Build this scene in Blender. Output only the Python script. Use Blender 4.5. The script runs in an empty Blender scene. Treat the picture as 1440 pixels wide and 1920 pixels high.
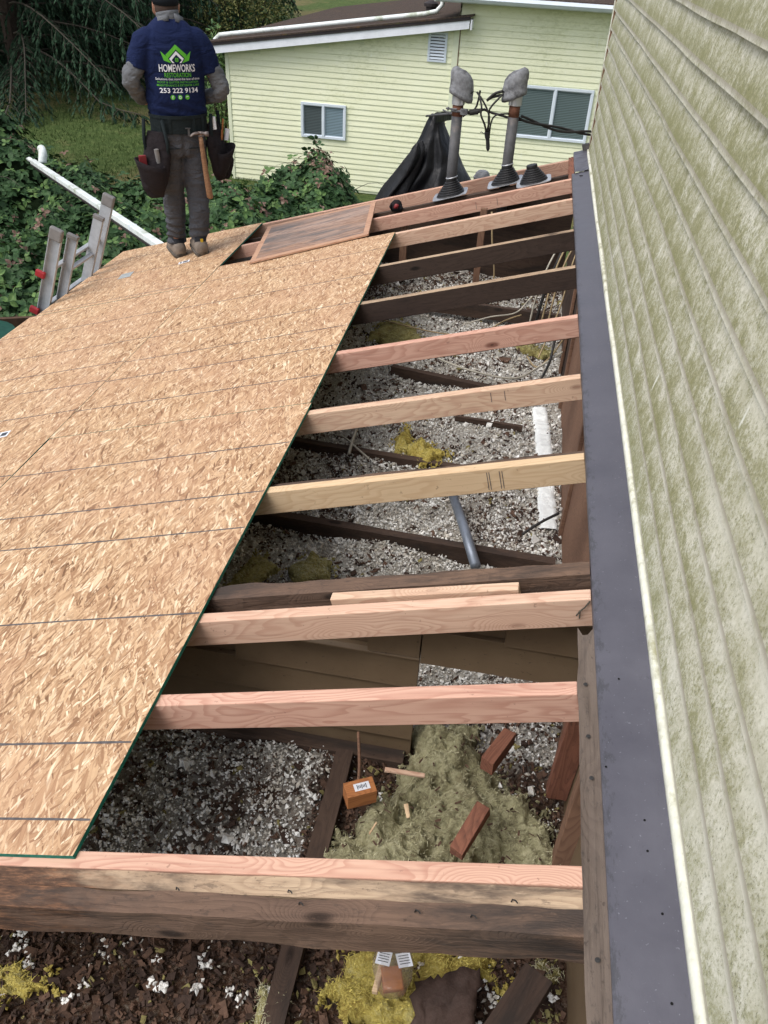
import bpy, bmesh, math, random
from mathutils import Vector, Matrix, Euler, noise
from mathutils.bvhtree import BVHTree
random.seed(7)
S = bpy.context.scene
COL = S.collection
R = math.radians

# ------------------------------------------------------------------ camera
cam_d = bpy.data.cameras.new('camera')
cam = bpy.data.objects.new('camera', cam_d); COL.objects.link(cam)
cx = Vector((0.9833522, 0.17571626, 0.04628441))
cy = Vector((0.14053958, -0.57400645, -0.80670021))
cz = Vector((-0.11518279, 0.79977522, -0.58914559))
cam.matrix_world = Matrix(((cx.x, -cy.x, -cz.x, 0), (cx.y, -cy.y, -cz.y, 0), (cx.z, -cy.z, -cz.z, 0), (0, 0, 0, 1)))
cam_d.sensor_fit = 'VERTICAL'; cam_d.sensor_height = 24; cam_d.lens = 24 * 1502 / 1920
cam_d.clip_start = 0.02; cam_d.clip_end = 3000
S.camera = cam

# ------------------------------------------------------------------ light
SUN_EL, SUN_AZ = R(56), R(-128)          # azimuth measured from +Y towards +X
w = bpy.data.worlds.new("World"); S.world = w; w.use_nodes = True
nt = w.node_tree
sky = nt.nodes.new('ShaderNodeTexSky'); sky.sky_type = 'NISHITA'; sky.sun_disc = False
sky.sun_elevation = SUN_EL; sky.sun_rotation = SUN_AZ
sky.air_density = 1.0; sky.dust_density = 3.0; sky.ozone_density = 1.0
hs = nt.nodes.new('ShaderNodeHueSaturation'); hs.inputs['Saturation'].default_value = 0.5
bg = nt.nodes['Background']; bg.inputs['Strength'].default_value = 0.15
nt.links.new(sky.outputs[0], hs.inputs['Color']); nt.links.new(hs.outputs[0], bg.inputs['Color'])
sd = bpy.data.lights.new('sun', 'SUN'); sd.energy = 1.3; sd.angle = R(35); sd.color = (1.0, 0.98, 0.955)
sun = bpy.data.objects.new('sun', sd); COL.objects.link(sun)
dirv = Vector((math.sin(SUN_AZ) * math.cos(SUN_EL), math.cos(SUN_AZ) * math.cos(SUN_EL), math.sin(SUN_EL)))
sun.rotation_euler = (-dirv).to_track_quat('-Z', 'Y').to_euler()
S.view_settings.view_transform = 'Standard'; S.view_settings.look = 'None'
S.view_settings.gamma = 1; S.view_settings.exposure = 0.62; S.view_settings.use_curve_mapping = False

# ------------------------------------------------------------------ node helper
class NT:
    def __init__(s, name):
        s.m = bpy.data.materials.new(name); s.m.use_nodes = True
        s.t = s.m.node_tree; s.b = s.t.nodes['Principled BSDF']
        s.o = None
    def n(s, typ, **k):
        nd = s.t.nodes.new('ShaderNode' + typ)
        for a, v in k.items(): setattr(nd, a, v)
        return nd
    def set(s, sock, v):
        if hasattr(v, 'is_output') or isinstance(v, bpy.types.NodeSocket): s.t.links.new(v, sock)
        else: sock.default_value = v
    def obj(s):
        if not s.o: s.o = s.n('TexCoord')
        return s.o.outputs['Object']
    def rnd(s): return s.n('ObjectInfo').outputs['Random']
    def vm(s, op, a, b=None, c=None):
        nd = s.n('VectorMath', operation=op); s.set(nd.inputs[0], a)
        if b is not None:
            if op == 'SCALE': s.set(nd.inputs['Scale'], b)
            else: s.set(nd.inputs[1], b)
        return nd.outputs['Value'] if op in ('LENGTH', 'DOT_PRODUCT', 'DISTANCE') else nd.outputs[0]
    def ma(s, op, a, b=0.0, c=0.0, clamp=False):
        nd = s.n('Math', operation=op, use_clamp=clamp)
        s.set(nd.inputs[0], a); s.set(nd.inputs[1], b); s.set(nd.inputs[2], c)
        return nd.outputs[0]
    def mapr(s, v, loc=(0,0,0), rot=(0,0,0), sc=(1,1,1)):
        nd = s.n('Mapping'); s.set(nd.inputs[0], v)
        nd.inputs['Location'].default_value = loc; nd.inputs['Rotation'].default_value = rot; nd.inputs['Scale'].default_value = sc
        return nd.outputs[0]
    def noise(s, v, scale=5, det=4, rough=.6, dist=0, col=False):
        nd = s.n('TexNoise'); s.set(nd.inputs['Vector'], v)
        nd.inputs['Scale'].default_value = scale; nd.inputs['Detail'].default_value = det
        nd.inputs['Roughness'].default_value = rough; nd.inputs['Distortion'].default_value = dist
        return nd.outputs['Color' if col else 'Fac']
    def voro(s, v, scale=5, feature='F1', rand=1.0):
        nd = s.n('TexVoronoi', feature=feature); s.set(nd.inputs['Vector'], v)
        nd.inputs['Scale'].default_value = scale; nd.inputs['Randomness'].default_value = rand
        return nd
    def ramp(s, f, stops, interp='LINEAR'):
        nd = s.n('ValToRGB'); s.set(nd.inputs[0], f); cr = nd.color_ramp; cr.interpolation = interp
        while len(cr.elements) < len(stops): cr.elements.new(0.5)
        for e, (p, c) in zip(cr.elements, stops):
            e.position = p; e.color = (*c, 1) if len(c) == 3 else c
        return nd.outputs[0]
    def step(s, f, a, b):
        nd = s.n('MapRange', interpolation_type='SMOOTHSTEP'); s.set(nd.inputs['Value'], f)
        nd.inputs['From Min'].default_value = a; nd.inputs['From Max'].default_value = b
        return nd.outputs[0]
    def mix(s, f, a, b, mode='MIX'):
        nd = s.n('Mix', data_type='RGBA', blend_type=mode)
        s.set(nd.inputs['Factor'], f)
        for k, v in ((6, a), (7, b)):
            if isinstance(v, tuple): v = (*v, 1) if len(v) == 3 else v
            s.set(nd.inputs[k], v)
        return nd.outputs[2]
    def bump(s, h, strength=.5, dist=.01):
        nd = s.n('Bump'); s.set(nd.inputs['Height'], h)
        nd.inputs['Strength'].default_value = strength; nd.inputs['Distance'].default_value = dist
        s.t.links.new(nd.outputs[0], s.b.inputs['Normal'])
    def out(s, col, rough=.8, metal=0.0, spec=.3):
        if isinstance(col, tuple): col = (*col, 1)
        s.set(s.b.inputs['Base Color'], col); s.set(s.b.inputs['Roughness'], rough)
        s.set(s.b.inputs['Metallic'], metal); s.b.inputs['Specular IOR Level'].default_value = spec
        return s.m

def plain(name, col, rough=.6, metal=0.0, var=.25, scale=12, bump=.15, bd=.002, spec=.3, dirt=None):
    k = NT(name); v = k.obj()
    n = k.noise(v, scale, 6, .65)
    c = k.ramp(n, [(.3, tuple(a * (1 - var) for a in col)), (.7, tuple(min(1, a * (1 + var * .5)) for a in col))])
    if dirt:
        c = k.mix(k.step(k.noise(v, scale * .35, 5, .7), .5, .68), c, dirt)
    if bump: k.bump(k.noise(v, scale * 5, 4, .6), bump, bd)
    return k.out(c, rough, metal, spec)

def wood(name, light, mid, dark, hue=None, rough=.75, ring=9., knots=True, age=0.0, agecol=(.05, .035, .028), grainy=.5, bumpd=.0015, stripe=.5):
    k = NT(name); v0 = k.obj()
    off = k.n('CombineXYZ'); r = k.rnd()
    k.set(off.inputs[0], k.ma('MULTIPLY', r, 37.)); k.set(off.inputs[1], k.ma('MULTIPLY', r, 11.3)); k.set(off.inputs[2], k.ma('MULTIPLY', r, 5.7))
    v = k.vm('ADD', v0, off.outputs[0])
    # knots
    kv = k.voro(k.mapr(v, sc=(3.0, 7.5, 7.5)), 1.0)
    kd = kv.outputs['Distance']
    warp = k.noise(k.mapr(v, sc=(1.2, 6, 6)), 1.0, 3, .5, .3)
    rings = k.ma('MULTIPLY', k.ma('ADD', k.ma('MULTIPLY', warp, 2.6), k.ma('MULTIPLY', k.ma('POWER', k.ma('MAXIMUM', k.ma('SUBTRACT', .45, kd), 0.0), 2.0), 9.0 if knots else 0.0)), ring)
    wv = k.ma('FRACT', rings)
    wv = k.ma('MULTIPLY', wv, k.ma('SUBTRACT', 1.0, k.step(wv, .82, 1.0)))
    fine = k.noise(k.mapr(v, sc=(4, 160, 160)), 1.0, 4, .6)
    big = k.noise(k.mapr(v, sc=(1.1, 5, 5)), 1.0, 3, .6)
    c = k.ramp(big, [(.3, light), (.7, mid)])
    if hue:
        c = k.mix(k.ma('MULTIPLY', k.ma('FRACT', k.ma('MULTIPLY', r, 7.31)), .6), c, hue)
        c = k.mix(k.ma('MULTIPLY', k.step(k.noise(k.mapr(v, sc=(1.4, 14, 14)), 2, 5, .7), .50, .68), .35), c, tuple(a * .78 for a in dark))
    c = k.mix(k.ma('MULTIPLY', k.step(wv, .25, .85), stripe), c, dark)
    c = k.mix(k.ma('MULTIPLY', k.step(fine, .5, .72), grainy * .6), c, tuple(a * .7 for a in dark))
    if knots:
        c = k.mix(k.ma('SUBTRACT', 1.0, k.step(kd, .05, .13)), c, tuple(a * .55 for a in dark))
        c = k.mix(k.ma('SUBTRACT', 1.0, k.step(kd, .012, .035)), c, tuple(a * .2 for a in dark))
    sp = k.noise(v, 60, 3, .6)
    c = k.mix(k.ma('MULTIPLY', k.step(sp, .66, .74), .5), c, tuple(a * .4 for a in dark))
    if age:
        g = k.noise(k.mapr(v, sc=(1.6, 7, 7)), 1.0, 6, .7, .4)
        c = k.mix(k.step(g, .62 - .35 * age, .78 - .25 * age), c, agecol)
        g2 = k.noise(k.mapr(v, sc=(3, 9, 9)), 9, 6, .8)
        c = k.mix(k.ma('MULTIPLY', k.step(g2, .54, .66), .6), c, agecol)
        c = k.mix(k.ma('MULTIPLY', k.step(g2, .44, .34), .35), c, light)
    k.bump(k.ma('ADD', k.ma('MULTIPLY', fine, .8), k.ma('MULTIPLY', wv, .25)), .5 if age else .3, bumpd)
    return k.out(c, rough, 0, .25)

M = {}
M['pink'] = wood('fir_pink', (.60, .37, .28), (.55, .31, .235), (.38, .17, .12), hue=(.58, .40, .27), stripe=.5)
M['pinkpale'] = wood('fir_pale_pink', (.66, .46, .34), (.57, .36, .26), (.41, .21, .14), hue=(.60, .45, .30), stripe=.45)
M['tan'] = wood('fir_tan', (.62, .46, .29), (.58, .41, .25), (.42, .25, .13), stripe=.35)
M['orange'] = wood('cedar_orange', (.42, .17, .06), (.36, .14, .05), (.20, .07, .03), stripe=.5)
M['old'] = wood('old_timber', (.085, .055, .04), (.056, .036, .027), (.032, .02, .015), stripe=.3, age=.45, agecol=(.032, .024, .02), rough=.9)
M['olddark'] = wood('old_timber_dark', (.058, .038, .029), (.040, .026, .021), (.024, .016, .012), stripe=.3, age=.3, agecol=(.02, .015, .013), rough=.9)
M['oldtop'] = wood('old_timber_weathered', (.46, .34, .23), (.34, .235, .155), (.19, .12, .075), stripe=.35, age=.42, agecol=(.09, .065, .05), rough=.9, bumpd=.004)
M['oldmid'] = wood('old_timber_mottled', (.19, .12, .082), (.11, .07, .052), (.06, .038, .028), stripe=.25, age=.5, agecol=(.05, .038, .032), rough=.95, bumpd=.006)
M['oldgrey'] = wood('old_grey_board', (.17, .135, .11), (.105, .08, .065), (.06, .045, .038), stripe=.2, ring=4, age=.35, agecol=(.05, .042, .038), rough=.95, bumpd=.006)
M['oldred'] = wood('old_red_wood', (.25, .105, .065), (.19, .08, .05), (.10, .04, .028), age=.25, agecol=(.05, .03, .025), rough=.85, knots=False)
M['stud'] = wood('stud_brown', (.22, .125, .08), (.18, .10, .065), (.11, .06, .04), rough=.85, knots=False)
M['ply'] = wood('old_plywood', (.40, .30, .25), (.30, .18, .12), (.15, .075, .05), knots=False, age=.5, agecol=(.12, .108, .105), ring=5, rough=.85)
M['plyrim'] = wood('plywood_rim', (.52, .32, .21), (.42, .24, .16), (.26, .13, .08), knots=False)

def rotten(name, base, x0, x1, soft):
    m = M[base].copy(); m.name = name; t = m.node_tree; b = t.nodes['Principled BSDF']; src = b.inputs['Base Color'].links[0].from_socket
    k = NT.__new__(NT); k.m = m; k.t = t; k.b = b; k.o = None
    v = k.obj(); sp = k.n('SeparateXYZ'); k.set(sp.inputs[0], v)
    n = k.noise(k.mapr(v, sc=(1.5, 9, 9)), 3, 6, .7); f = k.ma('ADD', sp.outputs['X'], k.ma('MULTIPLY', k.ma('SUBTRACT', n, .5), soft))
    rot = k.ramp(k.noise(k.mapr(v, sc=(1, 5, 5)), 14, 6, .75), [(.32, (.035, .022, .017)), (.5, (.10, .055, .035)), (.62, (.21, .105, .058)), (.75, (.30, .18, .11))])
    k.set(b.inputs['Base Color'], k.mix(k.step(f, x1, x0), src, rot)); return m
M['oldtoprot'] = rotten('weathered_rotten_end', 'oldtop', 2.55, 2.75, .5)
M['oldmidrot'] = rotten('mottled_rotten_end', 'oldmid', 2.45, 2.7, .9)
# OSB ----------------------------------------------------------------
def osb():
    k = NT('osb'); v0 = k.obj(); r = k.rnd()
    off = k.n('CombineXYZ'); k.set(off.inputs[0], k.ma('MULTIPLY', r, 23.)); k.set(off.inputs[1], k.ma('MULTIPLY', r, 41.))
    v = k.vm('ADD', v0, off.outputs[0])
    v = k.vm('ADD', v, k.vm('SCALE', k.vm('SUBTRACT', k.noise(v, 16, 2, .5, col=True), (.5, .5, .5)), .010))
    cols = [(0, (.14, .07, .035)), (.12, (.31, .17, .09)), (.32, (.44, .27, .15)), (.60, (.54, .355, .205)), (.88, (.64, .455, .285)), (1, (.80, .65, .46))]
    cc = None; hh = None
    for i, (ang, lx, ly) in enumerate([(8, .048, .0055), (-16, .060, .0072), (24, .042, .0055), (-34, .046, .0065), (4, .100, .0230), (52, .050, .0120)]):
        p = k.mapr(v, loc=(i * 3.7, i * 1.9, 0), rot=(0, 0, R(90 + ang)), sc=(1 / lx, 1 / ly, 0))
        p = k.mapr(k.mapr(v, rot=(0, 0, R(90 + ang))), loc=(i * 3.7, i * 1.9, 0), sc=(1 / lx, 1 / ly, 0))
        vo = k.voro(p, 1.0)
        sep = k.n('SeparateColor'); k.set(sep.inputs[0], vo.outputs['Color'])
        h = k.ma('MULTIPLY', sep.outputs[0], (1, 1, .95, .93, .90, .88)[i])
        fib = k.noise(k.mapr(p, sc=(.5, 9, 1)), 1, 3, .6)
        f = k.ma('ADD', sep.outputs[1], k.ma('MULTIPLY', k.ma('SUBTRACT', fib, .5), .5), clamp=True)
        col = k.ramp(f, cols)
        col = k.mix(k.ma('MULTIPLY', k.step(vo.outputs['Distance'], .45, .8), .5), col, (.22, .115, .055))
        if cc is None: cc, hh = col, h
        else:
            g = k.ma('GREATER_THAN', h, hh)
            cc = k.mix(g, cc, col); hh = k.ma('MAXIMUM', hh, h)
    cc = k.mix(k.ma('MULTIPLY', k.step(k.noise(v, 300, 2, .5), .58, .72), .35), cc, (.28, .16, .08))
    tone = k.noise(v0, 1.6, 3, .5)
    cc = k.mix(k.ma('MULTIPLY', k.step(tone, .4, .62), .20), cc, (.46, .26, .17))
    cc = k.mix(k.ma('MULTIPLY', k.step(k.noise(v, 4.5, 5, .7), .58, .72), .18), cc, (.24, .15, .09))
    k.bump(k.ma('ADD', hh, k.ma('MULTIPLY', k.noise(v, 200, 2, .5), .2)), .25, .002)
    return k.out(cc, .72, 0, .25)
M['osb'] = osb()
M['osbedge'] = plain('osb_green_edge', (.008, .16, .115), .7, var=.5, scale=90, bump=.4)
M['ink'] = plain('chalk_ink', (.11, .10, .10), .9, var=.4, scale=80, bump=0)
M['inkred'] = plain('red_ink', (.40, .10, .06), .9, bump=0)
M['paper'] = plain('paper_label', (.72, .74, .78), .6, var=.05, bump=0)
M['inkblk'] = plain('label_print', (.05, .055, .07), .6, bump=0)
M['tape'] = plain('silver_sticker', (.50, .53, .53), .4, metal=.3, bump=0)

# own wall siding ---------------------------------------------------
def siding_near():
    k = NT('mossy_siding'); v = k.obj()
    sp = k.n('SeparateXYZ'); k.set(sp.inputs[0], v)
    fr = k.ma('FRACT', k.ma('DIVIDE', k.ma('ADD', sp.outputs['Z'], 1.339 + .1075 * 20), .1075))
    low = k.ma('SUBTRACT', 1.0, fr)
    big = k.noise(k.mapr(v, sc=(1, .9, 4.5)), 1.3, 5, .6)
    blot = k.noise(k.mapr(v, sc=(1, 1.3, 1)), 7, 8, .72, .2)
    fine = k.noise(k.mapr(v, rot=(R(28), 0, 0), sc=(1, 1.15, 1)), 100, 5, .8)
    mid = k.noise(k.mapr(v, rot=(R(28), 0, 0), sc=(1, 1.2, 1)), 24, 5, .75)
    base = k.ramp(k.noise(v, 3, 4, .6), [(.3, (.56, .55, .455)), (.7, (.63, .62, .545))])
    film = k.step(k.ma('ADD', k.ma('ADD', k.ma('MULTIPLY', blot, .7), k.ma('MULTIPLY', fine, .35)), k.ma('MULTIPLY', low, .14)), .46, .70)
    c = k.mix(k.ma('MULTIPLY', film, .8), base, (.38, .37, .265))
    am = k.ma('ADD', k.ma('ADD', k.ma('MULTIPLY', fine, .95), k.ma('MULTIPLY', mid, .75)), k.ma('ADD', k.ma('ADD', k.ma('MULTIPLY', low, .24), k.ma('MULTIPLY', blot, .35)), k.ma('MULTIPLY', big, .35)))
    am = k.ma('SUBTRACT', am, k.ma('MULTIPLY', k.step(sp.outputs['Y'], -4.4, -5.7), .13))
    c = k.mix(k.ma('MULTIPLY', k.step(am, 1.16, 1.52), .88), c, (.205, .205, .085))
    dk = k.noise(k.mapr(v, rot=(R(28), 0, 0), sc=(1, 1.4, 1)), 170, 3, .8)
    c = k.mix(k.ma('MULTIPLY', k.ma('MULTIPLY', k.step(dk, .54, .66), k.step(am, 1.02, 1.32), 0), .75), c, (.085, .088, .045))
    c = k.mix(k.ma('MULTIPLY', k.step(fine, .56, .70), .22), c, (.58, .585, .53))
    # rubbed clean streaks
    st = k.noise(k.mapr(v, rot=(R(-35), 0, 0), sc=(1, 14, 3.2)), 1.7, 2, .5)
    c = k.mix(k.ma('MULTIPLY', k.step(st, .72, .77), .7), c, (.70, .71, .66))
    # shade under each lap painted into the colour, with some dirt
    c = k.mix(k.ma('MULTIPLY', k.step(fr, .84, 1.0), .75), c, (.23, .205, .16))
    k.bump(k.ma('ADD', fine, k.ma('MULTIPLY', dk, .5)), .45, .002)
    return k.out(c, .6, 0, .3)
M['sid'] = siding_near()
M['creamtrim'] = plain('cream_trim', (.66, .66, .56), .5, var=.2, scale=30, dirt=(.35, .34, .22))
def siding_far():
    k = NT('neighbour_siding'); v = k.obj()
    base = k.ramp(k.noise(v, 2, 4, .6), [(.3, (.80, .81, .56)), (.7, (.84, .85, .62))])
    f = k.noise(k.mapr(v, sc=(1, 1, 2.2)), 9, 8, .75)
    g = k.noise(k.mapr(v, sc=(.5, 1, 1)), .8, 4, .6)
    c = k.mix(k.ma('MULTIPLY', k.step(k.ma('ADD', f, k.ma('MULTIPLY', g, .9)), .96, 1.24), .55), base, (.50, .52, .28))
    wht = k.noise(k.mapr(v, sc=(9, 1, 1.5)), 3, 4, .6)
    c = k.mix(k.ma('MULTIPLY', k.step(wht, .62, .72), .5), c, (.85, .87, .78))
    return k.out(c, .55, 0, .3)
M['sidfar'] = siding_far()
M['lime'] = plain('pale_green_trim', (.76, .79, .58), .55, var=.08, scale=4, bump=0)
M['white'] = plain('white_paint', (.80, .82, .86), .45, var=.1, scale=5, bump=0)
M['whitedirty'] = plain('white_downspout', (.72, .76, .74), .4, var=.12, scale=8, bump=0, dirt=(.38, .42, .32))
M['vinyl'] = plain('vinyl_window', (.68, .74, .80), .4, var=.06, scale=6, bump=0)
M['shingle'] = None
def shingle():
    k = NT('mossy_shingles'); v = k.obj()
    a = k.noise(v, 26, 6, .75); b = k.noise(v, 3, 5, .7)
    c = k.ramp(a, [(.3, (.022, .018, .016)), (.55, (.075, .055, .045)), (.75, (.15, .11, .085))])
    c = k.mix(k.step(b, .56, .70), c, (.12, .07, .035))
    c = k.mix(k.ma('MULTIPLY', k.step(k.noise(v, 7, 4, .7), .60, .70), .6), c, (.10, .11, .035))
    k.bump(a, .8, .02)
    return k.out(c, .95, 0, .15)
M['shingle'] = shingle()
M['dark'] = plain('dark_drip_edge', (.03, .024, .024), .6, bump=0)
def glass(name, col):
    k = NT(name); v = k.obj(); sp = k.n('SeparateXYZ'); k.set(sp.inputs[0], v)
    f = k.ma('FRACT', k.ma('MULTIPLY', sp.outputs['Z'], 1 / .028))
    c = k.mix(k.step(f, .25, .65), tuple(a * .42 for a in col), col)
    return k.out(c, .12, 0, .6)
M['blindL'] = glass('window_with_blind_dark', (.11, .135, .14))
M['blindR'] = glass('window_with_blind_light', (.26, .35, .40))
M['blindW'] = glass('window_with_blind', (.15, .20, .20))

def flashing_mat():
    k = NT('dark_flashing_metal'); v = k.obj()
    a = k.noise(v, 5, 6, .65); b = k.noise(k.mapr(v, sc=(1.5, .6, 1)), 45, 6, .75)
    sp = k.n('SeparateXYZ'); k.set(sp.inputs[0], v)
    c = k.ramp(a, [(.3, (.075, .072, .088)), (.7, (.105, .102, .122))])
    edge = k.step(sp.outputs['X'], -.03, -.062)
    c = k.mix(k.ma('MULTIPLY', k.step(k.ma('ADD', b, k.ma('MULTIPLY', edge, .13)), .60, .72), .55), c, (.038, .038, .040))
    c = k.mix(k.ma('MULTIPLY', k.step(k.noise(v, 150, 2, .5), .68, .76), .5), c, (.24, .24, .27))
    k.bump(k.ma('ADD', b, k.noise(v, 3, 2)), .12, .004)
    return k.out(c, k.ramp(a, [(.3, (.36,)*3), (.7, (.52,)*3)]), .15, .5)
M['flash'] = flashing_mat()
M['hole'] = plain('nail_hole', (.006, .006, .006), 1.0, bump=0)
M['brownsid'] = None
def brownsid():
    k = NT('brown_painted_siding'); v = k.obj()
    c = k.ramp(k.noise(v, 5, 5, .65), [(.3, (.125, .085, .050)), (.7, (.16, .112, .068))])
    c = k.mix(k.step(k.noise(k.mapr(v, sc=(1, 1, 2)), 38, 6, .8), .60, .70), c, (.035, .025, .018))
    k.bump(k.noise(k.mapr(v, sc=(2, 1, 30)), 6, 3), .15, .002)
    return k.out(c, .55, 0, .3)
M['brownsid'] = brownsid()

# attic litter -------------------------------------------------------
def litter():
    k = NT('attic_litter'); v = k.obj()
    a = k.noise(v, 55, 8, .8); b = k.noise(v, 2.4, 5, .65)
    c = k.ramp(a, [(.32, (.035, .020, .014)), (.48, (.10, .055, .035)), (.6, (.22, .17, .13)), (.72, (.42, .40, .35))])
    c = k.mix(k.step(b, .5, .7), c, k.ramp(a, [(.35, (.035, .02, .014)), (.6, (.13, .07, .045)), (.75, (.2, .12, .08))]))
    sp = k.n('SeparateXYZ'); k.set(sp.inputs[0], v)
    pale = k.ramp(k.noise(v, 85, 6, .8), [(.30, (.24, .19, .15)), (.42, (.36, .32, .27)), (.55, (.52, .50, .45)), (.7, (.70, .69, .64))])
    far = k.step(sp.outputs['Y'], -1.62, -1.50); near = k.ma('MULTIPLY', k.step(sp.outputs['X'], .96, .90), k.step(sp.outputs['Y'], -2.25, -2.15))
    fac = k.ma('MULTIPLY', k.ma('MAXIMUM', far, k.ma('MULTIPLY', near, .9)), k.step(k.ma('ADD', b, k.ma('MULTIPLY', k.noise(v, 13, 5, .7), .5)), .98, .74))
    c = k.mix(fac, c, pale)
    k.bump(a, 1.0, .02)
    return k.out(c, .95, 0, .1)
M['litter'] = litter()
M['fluff'] = plain('white_fluff', (.80, .79, .75), .95, var=.25, scale=30, bump=.6, bd=.004, dirt=(.55, .50, .42))
M['fluffb'] = plain('greyish_fluff', (.56, .52, .45), .95, var=.4, scale=30, bump=.6, bd=.004)
M['bark'] = plain('brown_chips', (.105, .060, .040), .9, var=.6, scale=25, bump=.5, bd=.003)
M['barkd'] = plain('dark_chips', (.05, .03, .022), .9, var=.5, scale=25, bump=.5, bd=.003)
M['ychip'] = plain('yellow_tufts', (.24, .205, .08), .95, var=.5, scale=40, bump=.8, bd=.004)
def wool(name, a, b, c3, sc=1.0):
    k = NT(name); v = k.obj()
    w1 = k.vm('ADD', v, k.vm('SCALE', k.noise(v, 9 * sc, 3, .6, col=True), .09))
    n = k.noise(k.mapr(w1, sc=(1, 2.6, 1)), 34 * sc, 8, .78, .5); g = k.noise(v, 8 * sc, 5, .65)
    c = k.ramp(k.ma('ADD', k.ma('MULTIPLY', n, .65), k.ma('MULTIPLY', g, .35)), [(.36, c3), (.50, a), (.64, b)])
    c = k.mix(k.ma('MULTIPLY', k.step(k.noise(v, 48, 4, .7), .60, .70), .6), c, (.10, .06, .035))
    c = k.mix(k.ma('MULTIPLY', k.step(k.noise(v, 5, 5, .7), .52, .68), .45), c, tuple(x * 1.6 for x in c3))
    k.bump(k.ma('ADD', n, k.ma('MULTIPLY', k.noise(w1, 90, 5, .8), .5)), 1.0, .02)
    return k.out(c, 1.0, 0, .05)
M['woolg'] = wool('old_grey_green_wool', (.44, .41, .24), (.66, .62, .40), (.11, .085, .05))
M['wooly'] = wool('yellow_glass_wool', (.62, .50, .13), (.78, .70, .33), (.30, .20, .05))
M['woolo'] = wool('dull_yellow_wool', (.44, .39, .15), (.60, .56, .28), (.15, .11, .045))
M['hairs'] = plain('wool_fibres', (.58, .55, .36), 1.0, bump=0)
M['hairsy'] = plain('yellow_wool_fibres', (.62, .52, .14), 1.0, bump=0)

M['steel'] = plain('galvanised_steel', (.095, .095, .10), .65, metal=.2, var=.3, scale=18, dirt=(.16, .14, .13))
M['cast'] = plain('cast_weatherhead', (.22, .225, .24), .8, metal=.15, var=.45, scale=34, dirt=(.085, .085, .09), bump=.7, bd=.006)
M['collar'] = plain('bright_collar', (.50, .51, .54), .4, metal=.6)
M['rust'] = plain('rusty_pipe', (.15, .065, .04), .85, var=.4, dirt=(.08, .035, .02))
M['rubber'] = plain('black_rubber', (.016, .016, .018), .5, var=.2, spec=.4)
M['cable'] = plain('black_cable', (.030, .028, .027), .6, var=.4, scale=30)
M['cabler'] = plain('tan_cable', (.36, .27, .15), .6, var=.3, scale=20)
M['cablew'] = plain('grey_white_cable', (.42, .39, .32), .6, var=.3, scale=20)
M['alu'] = plain('aluminium', (.42, .44, .47), .45, metal=.15, var=.18, scale=22, bump=.1)
M['aluplast'] = plain('grey_rail_cap', (.20, .19, .185), .6)
M['redpl'] = plain('red_plastic', (.32, .025, .03), .45)
M['emt'] = plain('grey_conduit', (.22, .25, .30), .45, metal=.4, var=.25)
def tarp_mat():
    k = NT('black_plastic'); v = k.obj()
    k.bump(k.ma('ADD', k.noise(k.mapr(v, sc=(5, 5, 1.6)), 1.5, 4, .55, .5), k.ma('MULTIPLY', k.noise(v, 14, 3), .2)), .5, .04)
    return k.out((.006, .006, .0075), .42, 0, .3)
M['tarp'] = tarp_mat()
M['plastic'] = None
def clear():
    k = NT('clear_bag_film'); b = k.b
    b.inputs['Transmission Weight'].default_value = .85; b.inputs['Alpha'].default_value = .38
    k.bump(k.noise(k.obj(), 40, 3), .8, .01)
    return k.out((.75, .72, .66), .18, 0, .6)
M['plastic'] = clear()
M['felt'] = plain('dark_tar_paper', (.055, .033, .025), .75, var=.4, scale=14, bump=.5, bd=.006)
M['brownfence'] = plain('brown_fence_board', (.09, .05, .03), .8, var=.3)
M['greenpl'] = plain('dark_green_plastic', (.01, .07, .045), .5)

# vegetation ---------------------------------------------------------
def leafmat(name, a, b, c3, rough=.45, spec=.4):
    k = NT(name); v = k.obj()
    n = k.noise(v, 3.2, 3, .6); f = k.noise(v, 23, 2, .5)
    c = k.ramp(f, [(.3, a), (.55, b), (.75, c3)])
    c = k.mix(k.ma('MULTIPLY', k.step(n, .5, .75), .5), c, tuple(x * .6 for x in a))
    k.b.inputs['Subsurface Weight'].default_value = 0
    return k.out(c, rough, 0, spec)
M['leaf'] = leafmat('bramble_leaf', (.019, .048, .016), (.036, .082, .026), (.070, .130, .046), .62, .22)
M['leaf2'] = leafmat('bramble_leaf_light', (.055, .115, .032), (.10, .175, .05), (.16, .24, .08), .6, .22)
M['leafdry'] = leafmat('bramble_dry', (.10, .055, .04), (.20, .13, .10), (.33, .25, .20), .8, .1)
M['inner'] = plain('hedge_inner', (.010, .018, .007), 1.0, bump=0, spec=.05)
M['needle'] = leafmat('conifer_needles', (.014, .034, .018), (.028, .060, .032), (.055, .095, .052), .75, .12)
M['twig'] = plain('twig', (.075, .065, .05), .9, bump=0)
M['trunk'] = plain('bark', (.05, .036, .028), .95, var=.5, bump=.8, bd=.02)
def lawn():
    k = NT('lawn'); v = k.obj()
    a = k.noise(v, .35, 5, .6); b = k.noise(k.mapr(v, sc=(1, 1, 1)), 5, 7, .75)
    c = k.ramp(b, [(.3, (.035, .062, .018)), (.5, (.072, .105, .032)), (.72, (.13, .16, .058))])
    c = k.mix(k.ma('MULTIPLY', k.step(k.ma('ADD', a, k.ma('MULTIPLY', b, .3)), .60, .78), .7), c, (.17, .135, .065))
    k.bump(b, 1, .08)
    return k.out(c, .95, 0, .1)
M['lawn'] = lawn()
M['blade'] = leafmat('grass_blade', (.038, .068, .018), (.075, .115, .034), (.15, .175, .07), .75, .1)

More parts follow.
